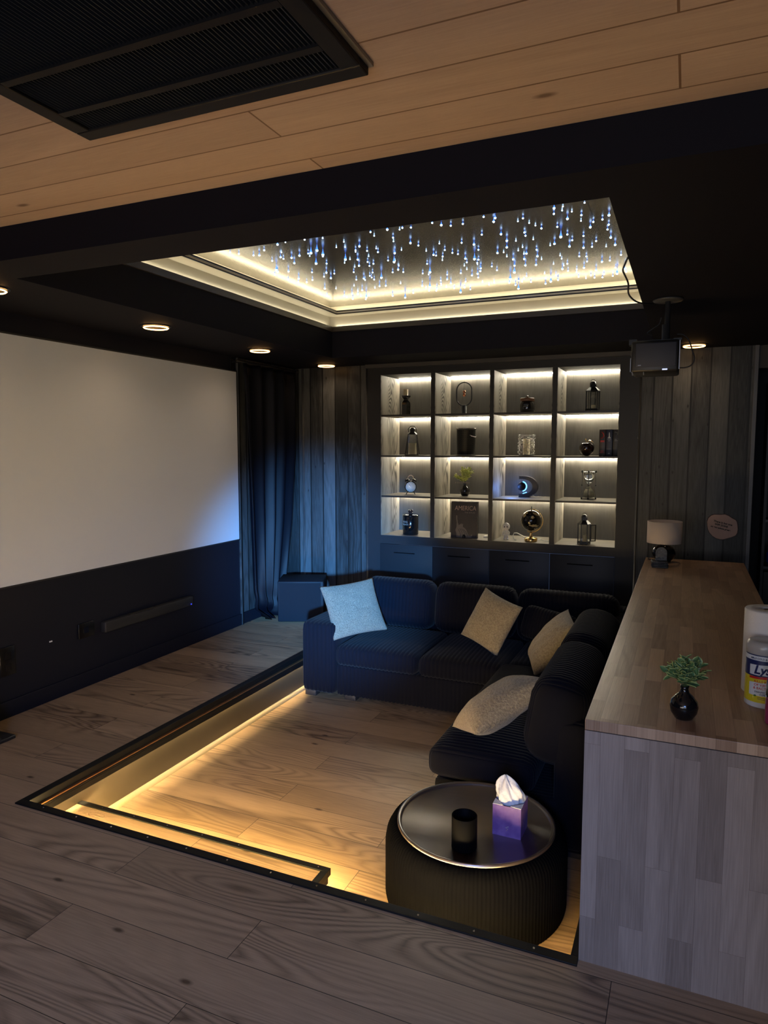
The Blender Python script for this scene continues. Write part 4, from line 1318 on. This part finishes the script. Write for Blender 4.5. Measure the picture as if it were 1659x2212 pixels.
t = thing('tissue_box', 'purple patterned tissue box with white tissue on the ottoman tray', 'tissue box', (-0.598, 2.645, TZ), 0.0)
t.rotation_euler = (0, 0, -0.02)
m = mat('purple_card', (0.13, 0.06, 0.25), .5, bump=(28, .0, (0.20, 0.11, 0.34)))
b = MB()
S, HB = .057, .125
b.box(-S, S, -S, S, 0, .002)
b.box(-S, S, -S, -S + .0015, .002, HB)
b.box(-S, S, S - .0015, S, .002, HB)
b.box(-S, -S + .0015, -S + .0015, S - .0015, .002, HB)
b.box(S - .0015, S, -S + .0015, S - .0015, .002, HB)
b.build('box', m, t)
b = MB()
for k in range(4):
    a = PI / 2 * k + PI / 4
    c1 = Vector((S * (1 if k in (0, 3) else -1), S * (1 if k in (0, 1) else -1), HB))
    ex = Vector((-c1.x * .75, 0, .002)); ey = Vector((0, -c1.y * .75, .002))
    b.add([c1, c1 + ex, c1 + ey, c1 + Vector((0, 0, .002)), c1 + ex + Vector((0, 0, .002)), c1 + ey + Vector((0, 0, .002))], [(0, 1, 2), (5, 4, 3), (0, 3, 4, 1), (1, 4, 5, 2), (2, 5, 3, 0)])
b.build('top_flap', mat('card_white', (0.7, 0.66, 0.68), .6), t)
MB().tube([(.0, -S - .0006, .026), (.006, -S - .0006, .034), (-.004, -S - .0006, .038), (.008, -S - .0006, .044)], .0012, 5).build('printed_mark', mat('lilac_print', (0.55, 0.5, 0.5), .5), t)
def tis(u, v):
    a = 2 * PI * u
    z = HB - .02 + .115 * v
    pr = (.040 + .016 * math.sin(PI * v)) * math.sqrt(max(1 - v ** 5, 0.02)) * (1 - .30 * v)
    f = 1 + .17 * math.sin(a * 3 + v * 3) + .12 * math.sin(a * 5 - v * 4) + .06 * math.sin(a * 11 + v * 9)
    lean = -.020 * v ** 1.2
    return (pr * f * math.cos(a) * 1.1 + lean, pr * f * math.sin(a) * .75, z + .008 * math.sin(a * 4 + 1) * v)
MB().grid(tis, 72, 18, closed_u=True).build('tissue', mat('tissue_white', (0.72, 0.72, 0.74), .8, bump=(30, .5)), t)

# ------------------------------------------------------------------ counter
KX0, KX1, KY0, KY1, KZ = -0.25, 0.395, 2.08, 5.42, 0.77
t = thing('wooden_counter', 'long butcher block counter bar running beside the sofa', 'counter', (0.07, 3.75, 0))
MB().box(KX0, KX1, KY0, KY1, KZ - .032, KZ).build('worktop', BUTCHER, t, bevel=.0015, world=True)
MB().box(KX0, KX1, KY0 + .001, KY0 + .034, 0, KZ - .0345).build('end_panel', BUTCHER_Z, t, world=True)
MB().box(KX0 + .002, KX1 - .002, KY0 + .034, KY1 - .01, -.0, KZ - .033).build('body', BLACKPL, t, world=True)
MB().box(KX0 + .001, KX1 - .001, KY0 + .004, KY1 - .004, KZ - .035, KZ - .0325).build('shadow_gap', BLACKM, t, world=True)

t = thing('potted_sprig', 'glossy black bud vase with green variegated sprig on the counter', 'plant', (0.020, 2.205, KZ))
plant(t, .93, 11, [LG1, LG2], 21, spread=.058, vase_m=BLACKG, hgt=.082)

t = thing('paper_towel_roll', 'white paper towel roll at the right edge of the counter', 'paper towel', (0.268, 2.565, KZ))
MB().lathe([(.02, 0), (.070, 0), (.072, .003), (.072, .275), (.069, .279), (.021, .279), (.02, .277), (.02, 0)], 56).build('paper', mat('paper_white', (0.74, 0.74, 0.75), .8, bump=(120, .15)), t)
MB().lathe([(.0195, 0.001), (.0195, .276), (.0185, .276), (.0185, 0.001)], 32).build('cardboard_core', mat('cardboard', (0.2, 0.13, 0.08), .8), t)

t = thing('disinfecting_wipes_canister', 'yellow and navy disinfecting wipes canister in front of the paper towels', 'canister', (0.246, 2.43, KZ))
CR = .050
C_W, C_N, C_Y, C_R = mat('label_white', (0.62, 0.66, 0.72), .35), mat('label_navy', (0.012, 0.02, 0.10), .35), mat('label_yellow', (0.62, 0.52, 0.02), .35), mat('label_red', (0.5, 0.02, 0.02), .35)
MB().lathe([(0.0001, 0), (CR - .004, 0), (CR, .004), (CR, .165), (CR - .002, .168)], 56).build('body', C_W, t)
MB().lathe([(CR - .001, .168), (CR + .0005, .170), (CR + .0005, .196), (CR - .006, .206), (CR - .014, .209), (0.0001, .209)], 56).build('lid', mat('frosted_lid', (0.62, 0.6, 0.58), .25, trans=0.4), t)
def band(z0f, z1f, a0, a1, r, n=40):
    b = MB()
    b.grid(lambda u, v: (r * math.cos(a0 + (a1 - a0) * u), r * math.sin(a0 + (a1 - a0) * u), z0f(u) + (z1f(u) - z0f(u)) * v), n, 2)
    return b
A0 = -PI / 2 - 0.05
band(lambda u: .100, lambda u: .151, 0, 2 * PI, CR + .0003, 64).build('navy_band', C_N, t)
band(lambda u: .165, lambda u: .168, 0, 2 * PI, CR + .0003, 64).build('top_line', C_N, t)
band(lambda u: .018, lambda u: .100, 0, 2 * PI, CR + .0003, 64).build('yellow_band', C_Y, t)
band(lambda u: .040, lambda u: .080 + .012 * u * (1 - u), A0 - .85, A0 + 1.1, CR + .0006).build('white_patch', C_W, t)
band(lambda u: .105, lambda u: .136 + .006 * u, A0 - .85, A0 + 1.1, CR + .0007).build('logo_patch', C_W, t)
band(lambda u: .092 + .004 * u, lambda u: .099 + .006 * u, A0 - .85, A0 + 1.1, CR + .0009).build('red_swoosh', C_R, t)
text('lettering', 'Lysol', .038, C_N, t, (0, 0, .110), bend=(CR + .0012, A0 + .16), shear=.25, sx=.95, weight=.0012)
text('lettering', 'KILLS COLD & FLU VIRUSES', .0075, C_N, t, (0, 0, .155), bend=(CR + .0012, A0 + .1), sx=1.0)
for i, s_ in enumerate(('KILLS 99.9%', 'OF VIRUSES', '& BACTERIA')):
    text('lettering', s_, .0105, C_R, t, (0, 0, .082 - i * .0105), bend=(CR + .0012, A0 + .0))
for i, s_ in enumerate(('DISINFECTING', 'WIPES')):
    text('lettering', s_, .0075, C_N, t, (0, 0, .050 - i * .0078), bend=(CR + .0012, A0 + .0))
MB().tube([((CR + .001) * math.cos(A0 - .3 + .8 * u), (CR + .001) * math.sin(A0 - .3 + .8 * u), .036 - .004 * u) for u in [i / 8 for i in range(9)]], .0006, 4).tube([((CR + .001) * math.cos(A0 - .3 + .8 * u), (CR + .001) * math.sin(A0 - .3 + .8 * u), .031 - .004 * u) for u in [i / 8 for i in range(9)]], .0006, 4).build('label_line', C_N, t)
MB().sphere(.007, ((CR) * math.cos(A0 - .55), CR * math.sin(A0 - .55), .032), 0, 12, 8, (.6, .25, 1)).build('lemon', C_Y, t)
MB().sphere(.006, ((CR) * math.cos(A0 - .42), CR * math.sin(A0 - .42), .040), 0, 12, 8, (.9, .25, .5)).build('leaf_print', mat('print_green', (0.03, 0.12, 0.03), .5), t)

t = thing('pink_bottle', 'clear bottle of pink liquid cut off by the right picture edge', 'bottle', (0.266, 2.26, KZ))
MB().lathe([(0.0001, .001), (.024, .001), (.028, .006), (.028, .12), (.024, .145), (.012, .158), (.012, .17), (0.0001, .17)], 32).build('bottle_body', GLASS, t)
MB().lathe([(0.0001, .003), (.024, .003), (.0262, .008), (.0262, .075), (0.0001, .075)], 32).build('liquid', mat('pink_liquid', (0.75, 0.06, 0.3), .3, trans=.3), t)
MB().cyl(.014, .166, .19, 20).build('cap', WHITEP, t)

# far end of the counter
t = thing('table_lamp', 'small table lamp with cream drum shade at the far end of the counter', 'lamp', (-0.125, 5.27, KZ))
MB().lathe([(0.0001, 0), (.045, 0), (.05, .004), (.05, .01), (.07, .03), (.08, .06), (.072, .09), (.045, .115), (.018, .125), (.014, .14), (0.0001, .142)], 40).build('base', mat('black_lamp_base', (0.008, 0.008, 0.01), .15), t)
MB().cyl(.006, .14, .20, 12).build('stem', BLACKM, t)
SHD = mat('shade_linen', (0.62, 0.52, 0.46), .85)
MB().lathe([(.116, .135), (.116, .288), (.1145, .288), (.1145, .135), (.116, .135)], 56).build('lamp_shade', SHD, t)
b = MB()
for k in range(3):
    a = 2 * PI * k / 3 + .4
    b.tube([(0, 0, .27), (.1145 * math.cos(a), .1145 * math.sin(a), .275)], .0015, 5)
b.lathe([(.012, .268), (.014, .27), (.012, .272)], 16)
b.build('shade_spider', CHROME, t)
MB().tube([(-.05, .02, .006), (-.10, .01, .008), (-.108, .06, .006), (-.10, .12, .005)], .003, 6).build('cable', BLACKM, t)

STONE = mat('dark_slate', (0.018, 0.02, 0.026), .4, bump=(60, .3, (0.05, 0.055, 0.07)))
for k in range(4):
    o = MB().bevbox(-.052, .052, -.05, .05, 0, .009, .002).build('coaster', STONE)
    o.location = (-0.142 + (.003, -.002, .001, -.004)[k], 5.02, KZ + .0002 + .0105 * k)
    o.rotation_euler = (0, 0, .02 * k)
    tag(o, ('lowest', 'second lowest', 'second highest', 'topmost')[k] + ' flat slate coaster in the stack before the table lamp', 'coaster')
t = thing('coaster', 'round-topped engraved slate coaster standing upright on the coaster stack', 'coaster', (-0.135, 5.04, KZ + .042))
arch = [(-.036, 0), (.036, 0), (.036, .055)] + [(.036 * math.cos(a), .055 + .034 * math.sin(a)) for a in [PI * i / 12 for i in range(1, 12)]] + [(-.036, .055)]
MB().prism(arch, -.004, .004).build('plaque', STONE, t)
b = MB()
b.tube([(.028 * math.cos(a), -.0045, .052 + .026 * math.sin(a)) for a in [PI * i / 12 for i in range(13)]], .0012, 5)
for z in (.058, .05, .034, .026):
    b.box(-.022, .022, -.0052, -.004, z, z + .003)
b.box(-.006, .006, -.0052, -.004, .062, .072)
b.build('engraving', mat('engraving_grey', (0.10, 0.10, 0.12), .5), t)

# round sign on the wall
t = thing('wood_slice_sign', 'pale oval wood slice sign with black lettering on the charcoal boards', 'sign', (0.275, YF, 0.958))
po_ = []
cx0, cy0, sc_ = 627, 600, 0.218 / 690
raw = [(285, 500), (310, 420), (370, 360), (440, 335), (570, 335), (680, 325), (760, 355), (840, 405), (915, 440), (945, 480), (963, 560), (972, 640), (965, 720), (930, 780), (850, 820), (740, 855), (660, 880), (580, 878), (500, 860), (420, 815), (350, 745), (310, 670), (292, 590)]
for a, c_ in raw:
    po_.append(((a - cx0) * sc_, -(c_ - cy0) * sc_ * 1.12))
MB().prism(po_, -.014, -.001).build('slice', [mat('slice_wood', (0.42, 0.28, 0.24), .6)], t)
MB().prism([(a * 1.035, c_ * 1.035) for a, c_ in po_], -.0125, -.0015).build('bark', mat('bark', (0.05, 0.02, 0.02), .8), t)
INK = mat('sign_ink', (0.01, 0.01, 0.01), .6)
for s_, sz, px_, pz_ in (('There is but one', .020, .003, .024), ('WIFI ZONE', .019, -.008, .004), ('no exceptions please', .017, -.012, -.018)):
    text('lettering', s_, sz, INK, t, (px_, -.0145, pz_), (PI / 2, .22, 0), weight=.0009)

# ------------------------------------------------------------------ projector
t = thing('ceiling_projector', 'black projector hanging upside down from the black ceiling', 'projector', (-0.165, 3.98, 0))
MB().lathe([(0.0001, ZC - .001), (.072, ZC - .001), (.075, ZC - .006), (.07, ZC - .012), (0.0001, ZC - .013)], 40, (-0.12, 3.99, 0)).build('ceiling_plate', mat('mount_grey', (0.045, 0.045, 0.05), .4), t, world=True)
MB().cyl(.013, ZC - .17, ZC - .01, 20, (-0.12, 3.99, 0)).build('mount_pole', MATS['mount_grey'], t, world=True)
MB().cyl(.02, ZC - .21, ZC - .13, 20, (-0.125, 3.99, 0)).build('pole_sleeve', MATS['mount_grey'], t, world=True)
b = MB()
b.box(-.28, -.05, 3.93, 4.05, 2.128, 2.136)
b.box(-.30, -.262, 3.90, 3.96, 2.112, 2.140)
b.box(-.085, -.045, 3.90, 3.95, 2.126, 2.136)
for x in (-.26, -.07):
    b.tube([(x, 4.0, 2.13), (x, 4.0, 2.10)], .005, 6)
b.build('mount_bracket', BLACKM, t, world=True)
PJX0, PJX1, PJY0, PJY1, PJZ0, PJZ1 = -.285, -.055, 3.86, 4.14, 1.965, 2.125
MB().bevbox(PJX0, PJX1, PJY0, PJY1, PJZ0, PJZ1, .012).build('housing', mat('projector_black', (0.012, 0.012, 0.014), .4), t, world=True)
MB().bevbox(-.262, -.068, PJY0 - .004, PJY0 + .004, 1.99, 2.112, .003).build('rear_panel', mat('projector_panel', (0.026, 0.030, 0.052), .6), t, world=True)
MB().box(PJX1, PJX1 + .004, PJY0 + .005, PJY0 + .02, 1.975, 2.12).box(PJX0 - .003, PJX0, PJY0 + .005, PJY0 + .015, 1.97, 2.04).build('side_strip', mat('silver_strip', (0.25, 0.25, 0.28), .3, .8), t, world=True)
MB().box(-.132, -.108, PJY0 - .001, PJY0 + .001, PJZ0 + .008, PJZ0 + .014).build('status_light', mat('cool_led', (1, 1, 1), emit=(0.4, 0.5, 1.0), es=1.6), t, world=True)
for x in (-.278, -.223):
    MB().tube([(x, PJY0 + .01, PJZ0 + .012), (x + .004, PJY0 + .005, PJZ0 - .014)], .003, 6).build('foot_screw', MATS['silver_strip'], t, world=True)
MB().box(-.25, -.235, PJY0 - .0055, PJY0 - .004, 1.998, 2.002).build('maker_mark', MATS['silver_strip'], t, world=True)

def px_ray(x, y):
    return fw + rt * ((x - 829.5) / F_PX) - up * ((y - 1106) / F_PX)
def on_y(x, y, Y):
    d = px_ray(x, y)
    return Vector((0, 0, H)) + d * (Y / d.y)
def smooth(pts, n=6):
    out = []
    P = [Vector(p) for p in pts]
    for i in range(len(P) - 1):
        p0, p1, p2, p3 = P[max(i - 1, 0)], P[i], P[i + 1], P[min(i + 2, len(P) - 1)]
        for k in range(n):
            u = k / n
            out.append(.5 * ((2 * p1) + (-p0 + p2) * u + (2 * p0 - 5 * p1 + 4 * p2 - p3) * u * u + (-p0 + 3 * p1 - 3 * p2 + p3) * u ** 3))
    out.append(P[-1])
    return out
pc = [on_y(1462, 722, 3.98), on_y(1476, 723, 3.98), on_y(1488, 735, 3.98), on_y(1497, 762, 3.98), on_y(1500, 775, 3.98), on_y(1494, 788, 3.98), on_y(1480, 794, 3.98), on_y(1462, 794, 3.98)]
MB().tube(smooth(pc), .0035, 8).build('side_cable', BLACKPL, t, world=True)
pc = [on_y(1429, 686, 3.97), on_y(1424, 700, 3.97), on_y(1410, 710, 3.97), on_y(1398, 720, 3.97), on_y(1408, 724, 3.96)]
MB().tube(smooth(pc), .003, 8).build('pole_cable', BLACKPL, t, world=True)
pc = [(-.265, 2.90, 2.40), (-.262, 2.90, 2.352)]
cb_pts = [Vector((-.256, 3.05, 2.362)), on_y(1352, 553, 3.12), on_y(1346, 570, 3.25), on_y(1350, 590, 3.35), on_y(1357, 612, 3.5), on_y(1358, 635, 3.62), on_y(1372, 650, 3.8), on_y(1392, 656, 3.86), on_y(1414, 657, 3.92)]
cb_pts = [Vector((p.x, p.y, min(p.z, 2.346))) if i else Vector((-.249, 3.05, 2.347)) for i, p in enumerate(cb_pts)]
tag(MB().tube(smooth(cb_pts), .0042, 8).build('ceiling_cable', BLACKPL), 'loose black cable looping from the recess edge to the projector mount', 'cable')

# ------------------------------------------------------------------ dark bar corner at the right
t = thing('bar_cabinet', 'dark cabinet with shelves in the recess at the right picture edge', 'cabinet', (1.0, 6.4, 0))
CB = mat('bar_black', (0.008, 0.008, 0.012), .5)
MB().box(.58, .60, 6.30, 6.57, 0, 2.1).box(1.5, 1.52, 6.30, 6.57, 0, 2.1).box(.60, 1.5, 6.55, 6.57, 0, 2.1).build('case', CB, t, world=True)
for z in (.62, 1.0, 1.38, 1.76):
    MB().box(.60, 1.5, 6.31, 6.55, z - .02, z).build('shelf', mat('bar_shelf', (0.02, 0.02, 0.028), .4), t, world=True)
MB().bevbox(.60, 1.5, 6.29, 6.305, .02, .58, .004).build('door', CB, t, world=True)
t = thing('bottle', 'clear bottle with blue label on the lower bar shelf at the right edge', 'bottle', (0.665, 6.38, .62))
MB().lathe([(0.0001, 0), (.04, 0), (.04, .15), (.015, .19), (.013, .25), (0.0001, .25)], 24).build('glass', mat('dark_glass', (0.05, 0.07, 0.1), .1), t)
MB().lathe([(.0405, .03), (.0405, .11)], 24).build('label_band', mat('blue_label', (0.02, 0.06, 0.35), .5), t)
MB().cyl(.015, .25, .275, 12).build('cap', CHROME, t)
t = thing('bottle', 'blue bottle on the upper bar shelf at the right edge', 'bottle', (0.675, 6.38, 1.0))
MB().lathe([(0.0001, 0), (.035, 0), (.035, .14), (.014, .18), (.012, .25), (0.0001, .25)], 24).build('glass', mat('blue_glass', (0.01, 0.03, 0.22), .12), t)
MB().cyl(.014, .25, .27, 12).build('cap', BLACKM, t)
